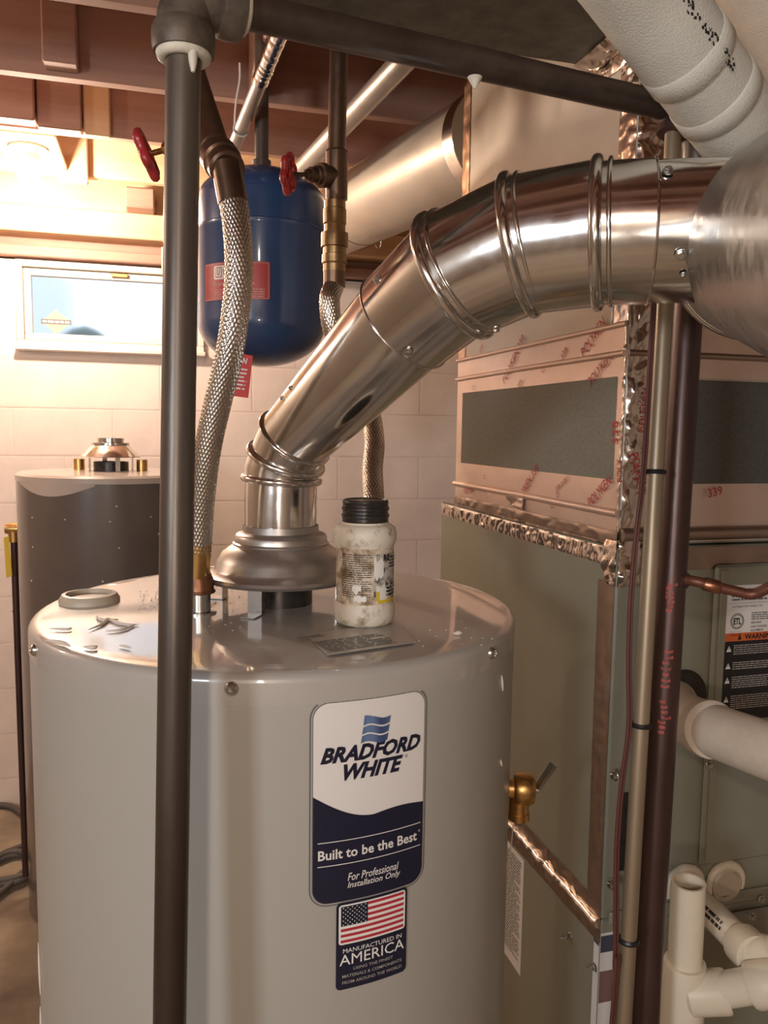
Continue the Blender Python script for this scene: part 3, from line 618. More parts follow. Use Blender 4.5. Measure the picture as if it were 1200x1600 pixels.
for py, h_, sd in ((1030, .040, 3), (1105, .035, 4), (920, .03, 7)):
    t_ = (py-236)/(1600-236); c = IA+(IB-IA)*t_; pm = polemap(c, idir, .0160); q = MB(); rr = random.Random(sd)
    for k in range(7):
        v = -h_/2+k*h_/6; a = -.004+rr.uniform(-.002,.002); e = a+rr.uniform(.006,.012); q.add([pm(a, v-.0022, .0003), pm((a+e)/2, v-.0022, .0003), pm(e, v-.0016, .0003), pm(e, v+.0016, .0003), pm((a+e)/2, v+.0022, .0003), pm(a, v+.0018, .0003)], [(0,1,2,3,4,5)])
    q.build('red_marking', mat('faded_red_marking', (.30,.045,.035), .6, var=.4, vs=120) if py == 1030 else bpy.data.materials['faded_red_marking'], pole, 0)
# control wires strapped to the tube
def wire(offs, lab, r=.0018):
    P = []
    for k in range(13):
        t_ = k/12; py = 470+1130*t_; c = D1+(D2-D1)*((py-500)/900); b_ = math.sin(PI*max(0, (py-1130)/340))*.006 if 1130 < py < 1470 else math.sin(PI*max(0, (py-735)/395))*.006 if 735 < py < 1130 else 0
        P.append(c-R0*(.0105+r+offs+b_)-Fw*(.003+offs))
    P.append(V((P[-1].x, P[-1].y+.05, .0))+V((0,0,r)))
    q = MB(); q.tube(smoothpath(P, 6), r, 8); o = q.build('control_wire', M['wire'], origin=P[-1]); tag(o, lab, 'wire', 'red-brown control wires along the drop tube')
wire(0, 'red-brown control wire lying closest to the thin drop tube'); wire(.0042, 'red-brown control wire bowing outermost from the thin drop tube'); 
# copper branch to the right
P = [atd(1056, 905, .918), atd(1085, 908, .90), atd(1112, 915, .895), atd(1150, 924, .89), atd(1178, 928, .885), atd(1215, 912, .87), atd(1300, 880, .85)]
br = empty('copper_branch', P[0], 'thin brown copper line running right from the rust-brown pipe', 'pipe')
q = MB(); q.tube(smoothpath(P, 8), .0060, 16); q.build('tube', M['copper3'], br)
q = MB(); a = P[0]; d = unit(P[1]-P[0]); q.lathe([(.0150,-.010),(.0155,.0),(.013,.004),(.0095,.006),(.0095,.014),(.0001,.014)], a, d, 6); q.build('nut', M['iron2'], br, 20)
q = MB(); a = P[2]; d = unit(P[3]-P[1]); q.lathe([(.0062,-.010),(.0078,-.008),(.0078,.008),(.0062,.010)], a, d, 16); q.build('coupling', M['copper2'], br)

# ================================================================ AIR HANDLER AND PLENUM
FX, FY0, FY1 = .62, .983, 1.713; FW_ = .54
ah = empty('air_handler', V((FX+FW_/2, (FY0+FY1)/2, 0)), 'grey-green metal air handler cabinet right of the water heater', 'air handler')
q = MB(); q.bbox((FX, FY0, .735), (FX+FW_, FY1, 1.290), .003); q.build('cabinet', M['cabinet'], ah, 0)
q = MB(); q.bbox((FX, FY0, .0), (FX+FW_, FY1, .7345), .003); q.build('blower_cabinet', M['cabinet'], ah, 0)
# front doors with edge grooves
gx = onp(1108, 1000, 1, FY0).x
q = MB(); q.bbox((gx, FY0-.008, .80), (FX+FW_-.02, FY0-.0005, 1.262), .004); q.build('door', M['cabinet'], ah, 0)
q = MB(); q.bbox((gx+.008, FY0-.0105, .81), (gx+.020, FY0-.0075, 1.255), .0012); q.build('door_rib', M['cabinet'], ah, 0)
q = MB(); q.bbox((FX+.16, FY0-.010, .08), (FX+FW_-.02, FY0-.0005, .715), .004); q.build('door', M['cabinet'], ah, 0)
q = MB(); q.bbox((FX+.01, FY0-.006, .728), (FX+FW_-.005, FY0-.0005, .748), .003); q.build('base_rail', M['cabinet'], ah, 0)
for x, y in ((1108, 1195), (1190, 1405), (1175, 1432)): hexscrew('screw', onp(x, y, 1, FY0-.0085), (0,-1,0), .0045, ah)
a, b = onp(967, 1240, 1, FY0-.002), onp(988, 1358, 1, FY0-.002)
q = MB(); q.bbox((a.x, FY0-.004, b.z), (a.x+.028, FY0+.001, a.z), .003); q.build('door_latch', M['jarcap'], ah, 0, label='black latch recess')
SIDE = planemap((FX, FY0, 0), (0,-1,0), (0,0,1), (-1,0,0))
def sidept(px, py, l=0): P = onp(px, py, 0, FX); return P+V((-l, 0, 0))
for px, py in ((890, 1463), (930, 1511)): hexscrew('screw', sidept(px, py), (-1,0,0), .0045, ah, tip=.018)
for px, py in ((963, 1212), (958, 1382)): hexscrew('screw', sidept(px, py, .002), (-1,-.3,0), .0048, ah)
# diagonal-looking seam tape (level seam seen in perspective), corner tape and top flange tape
NX = (-1, 0, 0)
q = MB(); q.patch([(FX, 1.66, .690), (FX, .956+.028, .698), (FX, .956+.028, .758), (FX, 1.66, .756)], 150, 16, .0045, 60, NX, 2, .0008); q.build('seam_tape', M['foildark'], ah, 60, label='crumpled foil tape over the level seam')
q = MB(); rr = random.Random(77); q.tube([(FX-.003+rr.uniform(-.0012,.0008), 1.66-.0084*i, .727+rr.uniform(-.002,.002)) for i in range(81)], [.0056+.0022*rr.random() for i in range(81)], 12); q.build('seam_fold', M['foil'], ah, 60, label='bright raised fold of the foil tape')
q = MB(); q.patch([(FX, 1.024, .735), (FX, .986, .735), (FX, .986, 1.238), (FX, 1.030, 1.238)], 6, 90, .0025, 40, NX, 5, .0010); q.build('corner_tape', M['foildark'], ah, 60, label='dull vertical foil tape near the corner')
q = MB(); q.patch([(FX, 1.713, 1.262), (FX, .984, 1.262), (FX, .984, 1.288), (FX, 1.713, 1.288)], 180, 10, .0040, 48, NX, 8, .0010); q.patch([(FX, 1.713, 1.2905), (FX, .984, 1.2905), (FX+.03, .984, 1.2915), (FX+.03, 1.713, 1.2915)], 90, 5, .003, 50, (0,0,1), 9, .0004); q.build('flange_tape', M['foil'], ah, 60, label='crumpled foil tape along the cabinet top')
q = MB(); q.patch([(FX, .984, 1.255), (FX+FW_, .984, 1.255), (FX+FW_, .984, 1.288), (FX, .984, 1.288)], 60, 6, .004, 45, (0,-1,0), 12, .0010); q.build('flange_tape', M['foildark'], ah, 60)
q = MB(); q.patch([(FX, 1.012, 1.235), (FX, .983, 1.235), (FX, .983, 1.300), (FX, 1.012, 1.300)], 8, 14, .012, 60, NX, 15, .0015); q.patch([(FX, .983, 1.235), (FX+.035, .983, 1.235), (FX+.035, .983, 1.300), (FX, .983, 1.300)], 8, 14, .012, 60, (0,-1,0), 16, .0012); q.build('corner_tape', M['foil'], ah, 70, label='crumpled bright foil corner')
# labels on the side
a, b = sidept(795, 1330), sidept(820, 1345); zt, zb2 = onp(818, 1344, 0, FX).z, onp(813, 1525, 0, FX).z; ya, yb = onp(780, 1400, 0, FX).y, onp(817, 1400, 0, FX).y
q = MB(); q.slab([(FX, ya, zb2), (FX, yb, zb2), (FX, yb, zt), (FX, ya, zt)], NX, .0006); l2 = q.build('notice_label', M['labelwhite'], ah, 0, label='tall white notice behind the heater')
sp = planemap((FX, ya, zb2), (0,-1,0), (0,0,1), NX); q = MB(); dashes(q, .01, .02, (ya-yb)*.93, (zt-zb2)*.96, 34, sp, .0011, .5, random.Random(3)); q.build('fine_print', M['grey_line'], l2, 0)
zt = sidept(975, 1500).z; q = MB(); q.slab([(FX, 1.000, zt-.20), (FX, .986, zt-.20), (FX, .986, zt), (FX, 1.000, zt)], NX, .0006); q.slab([(FX, .983, zt-.20), (FX+.022, .983, zt-.20), (FX+.022, .983, zt), (FX, .983, zt)], (0,-1,0), .0006); l3 = q.build('energy_label', M['labelwhite'], ah, 0, label='white, blue and red label low on the corner')
q = MB(); q.slab([(FX-.0007, 1.000, zt-.022), (FX-.0007, .986, zt-.022), (FX-.0007, .986, zt-.004), (FX-.0007, 1.000, zt-.004)], NX, .0003); q.slab([(FX, .9823, zt-.03), (FX+.022, .9823, zt-.03), (FX+.022, .9823, zt-.004), (FX, .9823, zt-.004)], (0,-1,0), .0003); q.build('print', mat('faded_blue_print', (.06,.065,.10), .5), l3, 0)
q = MB(); q.slab([(FX, .9823, zt-.11), (FX+.022, .9823, zt-.11), (FX+.022, .9823, zt-.06), (FX, .9823, zt-.06)], (0,-1,0), .0003); q.build('print', mat('faded_red_print', (.22,.12,.11), .5), l3, 0)
# warning label on the front door
DY = FY0-.008
tl, bl_, org = onp(1140, 915, 1, DY), onp(1121, 1108, 1, DY), onp(1135, 990, 1, DY); ob_ = onp(1130, 1003, 1, DY)
x0 = tl.x-.003; x1 = x0+.115; z1_ = tl.z; z0_ = bl_.z-.02
DM = planemap((x0, DY, z1_), (1,0,0), (0,0,1), (0,-1,0)); ow, oh = x1-x0, z1_-z0_
zo1, zo0 = org.z-z1_, ob_.z-z1_
q = MB(); rrect(q, 0, -oh, ow, 0, .004, DM, .0004); wl = q.build('warning_label', M['labelwhite'], ah, 0, label='white, orange and black warning label')
q = MB(); rrect(q, 0, -oh, ow, zo0, .0, DM, .0007); q.build('black_field', M['black'], wl, 0)
q = MB(); rrect(q, 0, zo0, ow, zo1, .0, DM, .0008); q.build('orange_field', M['orange'], wl, 0)
text('WARNING', (.034, zo0+.0018, .088, zo1-.0022), DM, M['black'], 'lettering', wl, 0, .03, lift=.0012)
q = MB(); q.add([DM(.0215, zo0+.002, .0012), DM(.0285, zo0+.002, .0012), DM(.0250, zo1-.002, .0012)], [(0,1,2)]); q.build('hazard_mark', M['black'], wl, 0)
text('SUITABLE FOR MOBILE USE', (.010, -.0335, .062, -.0305), DM, M['grey_line'], 'lettering', wl, lift=.0008)
q = MB(); q.slab([DM(0, -.0270, .0005), DM(ow, -.0270, .0005), DM(ow, -.0266, .0005), DM(0, -.0266, .0005)], (0,-1,0), .0002); q.slab([DM(.008, -.0700, .0005), DM(.028, -.0700, .0005), DM(.028, -.0696, .0005), DM(.008, -.0696, .0005)], (0,-1,0), .0002); dashes(q, .008, -.024, .075, -.004, 4, DM, .0008, .5, random.Random(12)); q.build('print', M['grey_line'], wl, 0)
ec = (.0195, -.0540); q = MB()
for R_, r_ in ((.0118, .0106), (.0096, .0088)):
    q.add([DM(ec[0]+(R_ if k % 2 else r_)*math.sin((k//2)*PI/16), ec[1]+(R_ if k % 2 else r_)*math.cos((k//2)*PI/16), .0008) for k in range(64)], [(2*i, 2*i+1, (2*i+3) % 64, (2*i+2) % 64) for i in range(32)])
q.build('print', M['black'], wl, 0)
text('ETL', (ec[0]-.0066, ec[1]-.0050, ec[0]+.0066, ec[1]+.0050), DM, M['black'], 'lettering', wl, 0, .04, lift=.0009)
text('Intertek', (.009, -.0765, .0285, -.0722), DM, M['grey_line'], 'lettering', wl, lift=.0008)
for k, s_ in enumerate(('HEATING', 'AND COOLING', 'EQUIPMENT')): text(s_, (.044, -.0590-.0060*k, .044+.0026*len(s_), -.0555-.0060*k), DM, M['black'], 'lettering', wl, 0, .01, lift=.0008)
q = MB(); dashes(q, .044, -.0535, .078, -.0410, 4, DM, .0008, .5, random.Random(15)); q.build('print', M['grey_line'], wl, 0)
for k, (za, n_) in enumerate(((-.004, 5), (-.030, 4), (-.052, 6), (-.081, 7))):
    q = MB(); zz = zo0+za; q.add([DM(.003, zz-.0115, .0012), DM(.012, zz-.0115, .0012), DM(.0075, zz-.0025, .0012)], [(0,1,2)]); hz = q.build('hazard_mark', M['white'], wl, 0)
    q = MB(); q.slab([DM(.0070, zz-.0085, .0012), DM(.0080, zz-.0085, .0012), DM(.0080, zz-.0050, .0012), DM(.0070, zz-.0050, .0012)], (0,-1,0), .0002); q.build('print', M['black'], wl, 0)
    q = MB(); dashes(q, .0155, zz-.0032*n_-.001, .110, zz-.001, n_, DM, .0012, .42, random.Random(20+k)); q.build('fine_print', M['plate'], wl, 0)
# plenum
PX, PY0, PY1, PZ = FX+.006, .990, 1.640, JZ-.012
plen = empty('supply_plenum', V((FX+FW_/2, 1.32, 1.292)), 'tall taped sheet-metal plenum standing on the air handler', 'duct')
q = MB(); q.bbox((PX, PY0, 1.2925), (FX+FW_-.03, PY1, PZ), .003); q.build('casing', M['duct'], plen, 0)
q = MB(); q.slab([(PX, 1.608, 1.384), (PX, 1.010, 1.385), (PX, 1.010, 1.530), (PX, 1.608, 1.532)], NX, .0022); q.build('side_panel', M['panel'], plen, 0, label='grey duct board panel, side')
q = MB(); q.slab([(FX+.045, PY0, 1.380), (FX+FW_-.05, PY0, 1.380), (FX+FW_-.05, PY0, 1.528), (FX+.045, PY0, 1.528)], (0,-1,0), .0022); q.build('front_panel', mat('shaded_duct_board', (.085,.08,.068), .7, var=.2, vs=240), plen, 0, label='duct board panel, front, shade put into its colour')  # duct board coloured darker to paint in the shade on the front
def band(name, y0, y1, z0, z1, lift=.0012, amp=.0015, m='foilflat', fq=14, nu=60, nv=5, seed=1.0, label=None):
    q = MB(); q.patch([(PX, y0, z0), (PX, y1, z0), (PX, y1, z1), (PX, y0, z1)], nu, nv, amp, fq, NX, seed, lift); return q.build(name, M[m], plen, 60, label=label)
TB = []
TB.append(band('tape_band', PY1, PY0, 1.531, 1.600, seed=1, label='pinkish foil tape with red lettering'))
TB.append(band('tape_band', PY1, PY0, 1.306, 1.385, seed=3))
TB.append(band('tape_band', 1.012, PY0, 1.385, 1.531, seed=5, nu=4, nv=30)); TB.append(band('tape_band', PY1, 1.607, 1.385, 1.531, seed=7, nu=4, nv=30))
q = MB()
for z, r in ((1.562, .0045), (1.338, .006)): q.tube([(PX-.003, PY1, z), (PX-.003, 1.3, z+.001), (PX-.003, PY0, z)], r, 12)
q.tube([(PX-.003, PY1, 1.602), (PX-.003, PY0, 1.602)], .004, 12); q.build('drive_cleat', M['foilflat'], plen, 50)
band('seam_tape', PY1, PY0, 1.292, 1.312, .003, .005, 'foildark', 40, 80, 5, 11)
q = MB(); q.patch([(PX, 1.032, 1.60), (PX, PY0, 1.60), (PX, PY0, PZ-.01), (PX, 1.034, PZ-.01)], 10, 160, .005, 45, NX, 21, .001); q.patch([(PX, PY0, 1.30), (PX+.042, PY0, 1.30), (PX+.042, PY0, PZ-.01), (PX, PY0, PZ-.01)], 14, 220, .010, 48, (0,-1,0), 22, .001); q.patch([(PX, PY0+.006, 1.30), (PX, PY0, 1.30), (PX, PY0, 1.62), (PX, PY0+.006, 1.62)], 4, 90, .006, 60, NX, 23, .001); q.build('corner_tape', M['foil'], plen, 70, label='crumpled bright foil corner tape')
q = MB(); q.patch([(PX, PY1, 1.60), (PX, 1.602, 1.60), (PX, 1.602, PZ-.01), (PX, PY1, PZ-.01)], 5, 70, .005, 40, NX, 31, .001); q.build('edge_tape', M['copper_foil'] if 'copper_foil' in M else M.setdefault('copper_foil', mat('tan_foil_tape', (.60,.36,.22), .32, .85, var=.15, vs=20, bump=.2, bs=40)), plen, 60, label='tan foil tape on the far edge')
q = MB(); q.patch([(PX+.042, PY0, 1.531), (FX+FW_-.03, PY0, 1.531), (FX+FW_-.03, PY0, 1.600), (PX+.042, PY0, 1.600)], 40, 5, .0015, 14, (0,-1,0), 41); q.patch([(PX+.042, PY0, 1.315), (FX+FW_-.03, PY0, 1.315), (FX+FW_-.03, PY0, 1.382), (PX+.042, PY0, 1.382)], 40, 5, .0015, 14, (0,-1,0), 42); q.build('tape_band', M['foilflat'], plen, 60)
q = MB(); q.tube([(PX, PY0-.003, 1.562), (FX+FW_-.03, PY0-.003, 1.562)], .0045, 12); q.tube([(PX, PY0-.004, 1.308), (FX+FW_-.03, PY0-.004, 1.308)], .010, 12); q.build('drive_cleat', M['foildark'], plen, 50)
# red lettering printed slantwise on the tape
def sideword(s, px, py, h, rot, bold=.01):
    P = onp(px, py, 0, PX); mp_ = planemap((PX, P.y, P.z), (0,-1,0), (0,0,1), NX); W = h*.62*len(s)
    text(s, (-W/2, -h/2, W/2, h/2), mp_, M['redink'], 'tape_lettering', plen, 0, bold, rot, lift=.0042)
for s, px, py, h, rot in (('POLYKEN 339', 805, 562, .016, .75), ('POLYKEN', 930, 527, .017, .62), ('POLYKEN', 940, 577, .015, .58), ('339', 885, 552, .011, .7), ('POLYKEN 339', 826, 758, .015, .72), ('POLYKEN', 940, 768, .016, .62), ('POLYKEN', 735, 766, .012, .2), ('339', 965, 676, .018, 1.62), ('POLY', 972, 735, .013, 1.7), ('339', 815, 600, .009, .6), ('339 2-05', 880, 757, .008, .5), ('339', 755, 545, .010, .7)): sideword(s, px, py, h, rot)
for px, py in ((852, 578), (866, 790), (760, 745), (742, 606), (875, 773)):
    P = onp(px, py, 0, PX); q = MB(); q.ring((PX-.0042, P.y, P.z), NX, .0042, .0006, 16, 4, .2); q.build('tape_mark', M['redink'], plen, 0)
P = onp(810, 790, 0, PX); q = MB(); q.patch([(PX-.002, P.y+.03, 1.318), (PX-.002, P.y-.03, 1.312), (PX-.002, P.y-.03, 1.335), (PX-.002, P.y+.03, 1.338)], 10, 6, .018, 40, NX, 51, .002); q.build('tape_pucker', M['foilflat'], plen, 60)
mp_ = planemap((0, PY0, 0), (1,0,0), (0,0,1), (0,-1,0))
for s, px, py, h, rot in (('339', 1112, 768, .013, .2), ('POLYKEN', 1005, 640, .014, 1.5), ('POLYKEN', 995, 740, .014, -1.2), ('339', 1012, 700, .012, .4)):
    P = onp(px, py, 1, PY0); W = h*.62*len(s); text(s, (P.x-W/2, P.z-h/2, P.x+W/2, P.z+h/2), mp_, M['redink'], 'tape_lettering', plen, 0, .01, rot, lift=.0075)
# overhead trunk duct
TX0 = .075
trunk = empty('trunk_duct', V((.35, .85, JZ-.29)), 'dark rectangular trunk duct overhead, left of the plenum', 'duct')
q = MB(); q.bbox((TX0, .82, 1.985), (PX-.002, 1.110, JZ-.012), .004); q.build('casing', M['trunk'], trunk, 0)
q = MB(); q.patch([(TX0, .82, 1.984), (TX0+.03, .82, 1.984), (TX0+.03, 1.110, 1.984), (TX0, 1.110, 1.984)], 4, 60, .004, 40, (0,0,-1), 61); q.build('seam_tape', M['foildark'], trunk, 60)
q = MB(); q.patch([(PX-.003, 1.110, 1.978), (PX-.003, .83, 1.978), (PX-.035, .83, 1.9848), (PX-.035, 1.110, 1.9848)], 60, 6, .010, 45, (-.4,0,-1), 62, .002); q.patch([(PX, 1.160, 1.955), (PX, .996, 1.955), (PX, .996, 1.984), (PX, 1.160, 1.984)], 30, 6, .006, 45, NX, 63, .001); q.build('seam_tape', M['foil'], trunk, 60)
# round duct to the rear
RA, RBk = atd(775, 216, 1.785), atd(535, 329, 2.58); RA.y = max(RA.y, PY1+.002); rdv = unit(RBk-RA); RE = RA+rdv*((WY-.06-RA.y)/rdv.y)
RE.z = RA.z+.05; rdv = unit(RE-RA)
rdq = empty('round_duct', RA, 'pale round metal duct running back from the plenum under the joists', 'duct')
SJ = RA+rdv*((RBk-RA).length*.80)
q = MB(); q.tube([RA, SJ+rdv*.02], .112, 64); q.build('duct_section', M['duct'], rdq)
q = MB(); q.tube([SJ, RE], .1105, 64); q.build('duct_section', M['duct'], rdq)
q = MB(); q.ring(SJ+rdv*.02, rdv, .1122, .0012, 64, 6); q.build('seam', M['foildark'], rdq)
q = MB(); q.lathe([(.112,.001),(.1135,.001),(.1135,.045),(.112,.046)], RA, rdv, 64); q.build('collar_tape', M['foil'], rdq)
q = MB(); P = RA+rdv*.62-V((0,0,.112)); q.tube(smoothpath([P+V((-.03,0,.01)), P+V((-.01,0,-.012)), P+V((.01,0,-.006)), P+V((.006,0,-.03)), P+V((-.008,0,-.02))], 8), .0015, 6); q.build('wire_tail', M['steel'], rdq)

# ================================================================ PIPES, TANKS AND HOSES AT LEFT
def pipe_thing(name, pts, r, m, lab, cat='pipe', n=8, seg=20, smoothp=True):
    P = smoothpath(pts, n) if smoothp and len(pts) > 2 else [V(p) for p in pts]
    q = MB(); q.tube(P, r, seg); return tag(q.build(name, M[m], origin=P[0]), lab, cat)
# grey conduit and foil wrapped pipe between joists
pipe_thing('conduit', [atd(645, 80, 1.56), atd(475, 260, 2.2), atd(475, 260, 2.2)+(atd(475, 260, 2.2)-atd(645, 80, 1.56))*.55], .0245, 'conduit', 'dull grey conduit pipe slanting under the joists behind the copper riser', 'pipe')
fa, fb = atd(440, 45, 1.48), atd(352, 262, 2.0)
fp = pipe_thing('foil_wrapped_pipe', [fa, fb], .0150, 'conduit', 'slim silvery pipe slanting under the joists above the blue tank', 'pipe')
q = MB(); fd = unit(fb-fa); rr = random.Random(5)
q.tube([fa+fd*(.17*i/40) for i in range(41)], [.0162+.0018*rr.random() for i in range(41)], 18); q.build('foil_wrap', M['foil'], fp, 60)
c = fa+(fb-fa)*.66; q = MB(); q.ring(c, fd, .0165, .002, 20, 6); q.tube(smoothpath([c+V((-.014,0,.008)), c+V((-.012,-.01,.05)), c+V((-.004,-.02,.10)), c+V((-.004,-.02,.135))], 6), .0022, 8); q.build('tie_strap', M['white'], fp, label='white strap with a loose upright end')
# blue expansion tank
XD = 1.81; xc = atd(409, 266, XD); xb = atd(409, 568, XD-.04); XZ0 = xb.z; XZ1 = xc.z; XR_ = .1450
ex = empty('expansion_tank', V((xc.x, xc.y, XZ0)), 'blue expansion tank with a red label hanging under the joists', 'tank')
H_ = XZ1-XZ0; pr = [(.0001, 0)]+[(XR_*math.sin(k*PI/24), .095*(1-math.cos(k*PI/24))) for k in range(1, 12)]+[(XR_, .095), (XR_, H_*.66), (XR_+.0015, H_*.665), (XR_+.0015, H_*.685), (XR_-.001, H_*.69), (XR_-.001, H_-.075)]+[((XR_-.001)*math.cos(k*PI/24), H_-.075+.075*math.sin(k*PI/24)) for k in range(1, 12)]+[(.0001, H_)]
q = MB(); q.lathe(pr, (xc.x, xc.y, XZ0), seg=72); q.build('shell', M['blue'], ex, 40)
xtop = atd(407, 90, XD); q = MB(); q.tube([V((xc.x, xc.y, XZ1-.004)), V((xc.x, xc.y, XZ1+.02)), V((xc.x, xc.y, JZ-.0)), V((xc.x, xc.y, JZ+.05))], .0155, 20); q.lathe([(.021,-.002),(.021,.020),(.0155,.022)], (xc.x, xc.y, XZ1)); q.build('hanger_pipe', M['iron'], ex)
vd = (CAM-V((xc.x, xc.y, CAM.z))).normalized(); ph = math.atan2(vd.x, -vd.y)
XR2 = XR_-.001
def xm(u, v, l): a = ph*-1+u/XR_; a = math.atan2(vd.x, -vd.y)*1+u/XR_; return V((xc.x+(XR_+.0018+l)*math.sin(a), xc.y-(XR_+.0018+l)*math.cos(a), XZ0+v))
lz1, lz0 = atd(366, 405, XD-.14).z-XZ0, atd(366, 464, XD-.14).z-XZ0
q = MB(); rrect(q, -.142, lz0, .017, lz1, .005, xm, 0, 40); xl = q.build('maker_label', M['redlabel'], ex, 0, label='red maker label')
q = MB(); rrect(q, -.139, lz0+.002, .0145, lz0+.003, 0, xm, .0004, 40); rrect(q, -.139, lz1-.003, .0145, lz1-.002, 0, xm, .0004, 40); rrect(q, .0135, lz0+.002, .0145, lz1-.002, 0, xm, .0004, 2); q.build('print', M['pinkprint'], xl, 0)
lh = lz1-lz0; q = MB(); rrect(q, -0.1104, lz0+lh*.55, -0.0360, lz0+lh*.92, .005, xm, .0005, 20); q.build('badge', M['labelwhite'], xl, 0)
q = MB(); rrect(q, -0.1062, lz0+lh*.60, -0.0882, lz0+lh*.88, .004, xm, .0008, 8); q.build('print', M['redlabel'], xl, 0)
q = MB(); rrect(q, -0.1046, lz0+lh*.625, -0.0898, lz0+lh*.855, .003, xm, .0010, 8); q.build('print', M['labelwhite'], xl, 0)
text('U', (-0.1014, lz0+lh*.66, -0.0934, lz0+lh*.84), xm, M['redlabel'], 'lettering', xl, 0, .03, lift=.0013)
text('UT', (-0.0846, lz0+lh*.66, -0.0732, lz0+lh*.82), xm, M['redlabel'], 'lettering', xl, 0, .03, lift=.0009)
text('Expansion Tank', (-0.1104, lz0+lh*.36, -0.0144, lz0+lh*.48), xm, M['pinkprint'], 'lettering', xl, 0, .01, lift=.0006)
q = MB(); dashes(q, -.110, lz0+.004, 0.0096, lz0+lh*.30, 4, xm, .0006, .3, random.Random(9)); q.build('fine_print', M['pinkprint'], xl, 0)
ta = [atd(x, y, XD-.10) for x, y in ((340, 545), (395, 556), (388, 622), (335, 615))]
q = MB(); tn = (ta[1]-ta[0]).cross(ta[3]-ta[0]).normalized()
q.slab([ta[3], ta[2], ta[1], ta[1]*.4+ta[0]*.6+V((0,0,.012)), ta[0]][:0] or [ta[3], ta[2], ta[1], ta[0]], -Fw, .0008)
tg = q.build('caution_tag', M['redtag'], ex, 0, label='red caution tag under the tank'); q = MB(); q.tube([(ta[0]+ta[1])*.5-V((0,0,.008)), (ta[0]+ta[1])*.5+V((0,.03,.06))], .0008, 6); q.build('string', M['white'], tg)
tU = (ta[2]-ta[3]).normalized(); tV = (ta[0]-ta[3]); tVn = tV.normalized(); tm_ = lambda u, v, l: ta[3]+tU*u+tVn*v-Fw*(.0010+l); tw, th_ = (ta[2]-ta[3]).length, tV.length
text('CAUTION', (tw*.1, th_*.74, tw*.9, th_*.88), tm_, M['white'], 'lettering', tg, .2, .03, lift=.0003)
q = MB(); dashes(q, tw*.1, th_*.14, tw*.92, th_*.66, 6, tm_, .0003, .4, random.Random(14)); q.build('fine_print', M['white'], tg, 0)

# flexible braided hoses
def hose(name, pts, r, lab):
    P = resample(smoothpath(pts, 24), .0012); q = MB(); k_ = 700
    q.tube(P, r, 120, rf=lambda a, L, R: R-.0005+.0011*abs(math.sin(12*a+k_*L*.5)*math.sin(12*a-k_*L*.5)))
    h = empty(name, P[-1], lab, 'hose'); q.build('braid', M['braid'], h, 180); return h, P
HP = [(361,300,.865),(369,345,.865),(373,400,.865),(372,450,.868),(366,505,.872),(357,560,.88),(339,635,.895),(324,705,.91),(314,790,.93),(310,862,.945)]
hl, P = hose('braided_hose', [atd(*t) for t in HP], .0150, 'braided steel hose beside the black pipe, down to the heater lid')
ed = unit(P[-1]-P[-2]); q = MB(); q.tube([P[-1]-ed*.01, P[-1]+ed*.002, P[-1]+ed*.03], .0152, 24); q.build('ferrule', M['brass'], hl)
q = MB(); b0 = V((nipL.x, nipL.y, HZ+.024)); q.tube([P[-1]+ed*.024, b0+V((0,0,.014)), b0], [.0135,.0165,.0165], 24); q.ring(b0+V((0,0,.002)), (0,0,1), .0165, .002, 24, 8); q.build('swivel_nut', M['copper2'], hl)
sdv = unit(P[0]-P[1]); q = MB(); q.tube([P[0]+sdv*-.012, P[0]+sdv*.004, P[0]+sdv*.030], .0162, 24); q.build('ferrule', M['copper'], hl)
# hot line with union and red gate valve
U0_, U1_ = P[0]+sdv*.026, atd(336, 235, .90); ud = unit(U1_-U0_); TOPH = atd(300, 118, .985)
hot = empty('hot_line', U0_, 'dark copper line sloping behind the black pipe, with a red valve handle', 'pipe')
q = MB(); q.lathe([(.0165,0),(.0195,.002),(.0195,.018),(.0175,.020),(.0215,.022),(.0215,.040),(.0180,.042),(.0180,.050),(.0195,.052),(.0195,.060),(.0165,.064),(.0165,.070)], U0_-ud*.004, ud, 28); q.build('union', M['copper'], hot, 30)
q = MB(); q.tube(smoothpath([U0_+ud*.05, U1_, TOPH, atd(285, 60, 1.03)], 6), .0175, 24); q.build('pipe', M['copper'], hot)
J = U1_+(TOPH-U1_)*.16; hv = atd(229, 242, .965); sd_ = unit(hv-J); q = MB(); q.tube([J, J+sd_*.035], .015, 20); q.lathe([(.015,.03),(.017,.032),(.017,.045),(.011,.047),(.011,.060),(.0085,.062),(.0085,.07),(.0035,.071),(.0035,(hv-J).length),(.0001,(hv-J).length)], J, sd_, 20); q.build('valve_body', M['brass'], hot, 30)
def handwheel(c, ax, R, parent, m='red'):
    q = MB(); pr = []
    ax = unit(ax); n1 = (V((0,0,1))-ax*ax.z).normalized(); n2 = ax.cross(n1); seg = 48; vs = []; ms = 8
    for k in range(seg):
        a = 2*PI*k/seg; rr_ = R*(1+.10*math.cos(6*a)); e = n1*math.cos(a)+n2*math.sin(a)
        for j in range(ms): b = 2*PI*j/ms; vs.append(c+e*(rr_-R*.16+R*.17*math.cos(b))+ax*(R*.19*math.sin(b)))
    q.add(vs, [(k*ms+j, k*ms+(j+1) % ms, ((k+1) % seg)*ms+(j+1) % ms, ((k+1) % seg)*ms+j) for k in range(seg) for j in range(ms)])
    for k in range(4):
        a = PI/4+k*PI/2; e = n1*math.cos(a)+n2*math.sin(a); q.tube([c, c+e*R*.86], R*.13, 8)
    q.lathe([(.0001,-R*.25),(R*.3,-R*.25),(R*.3,R*.22),(.0001,R*.25)], c, ax, 16); return q.build('handwheel', M[m], parent, 50, label='red cast handwheel')
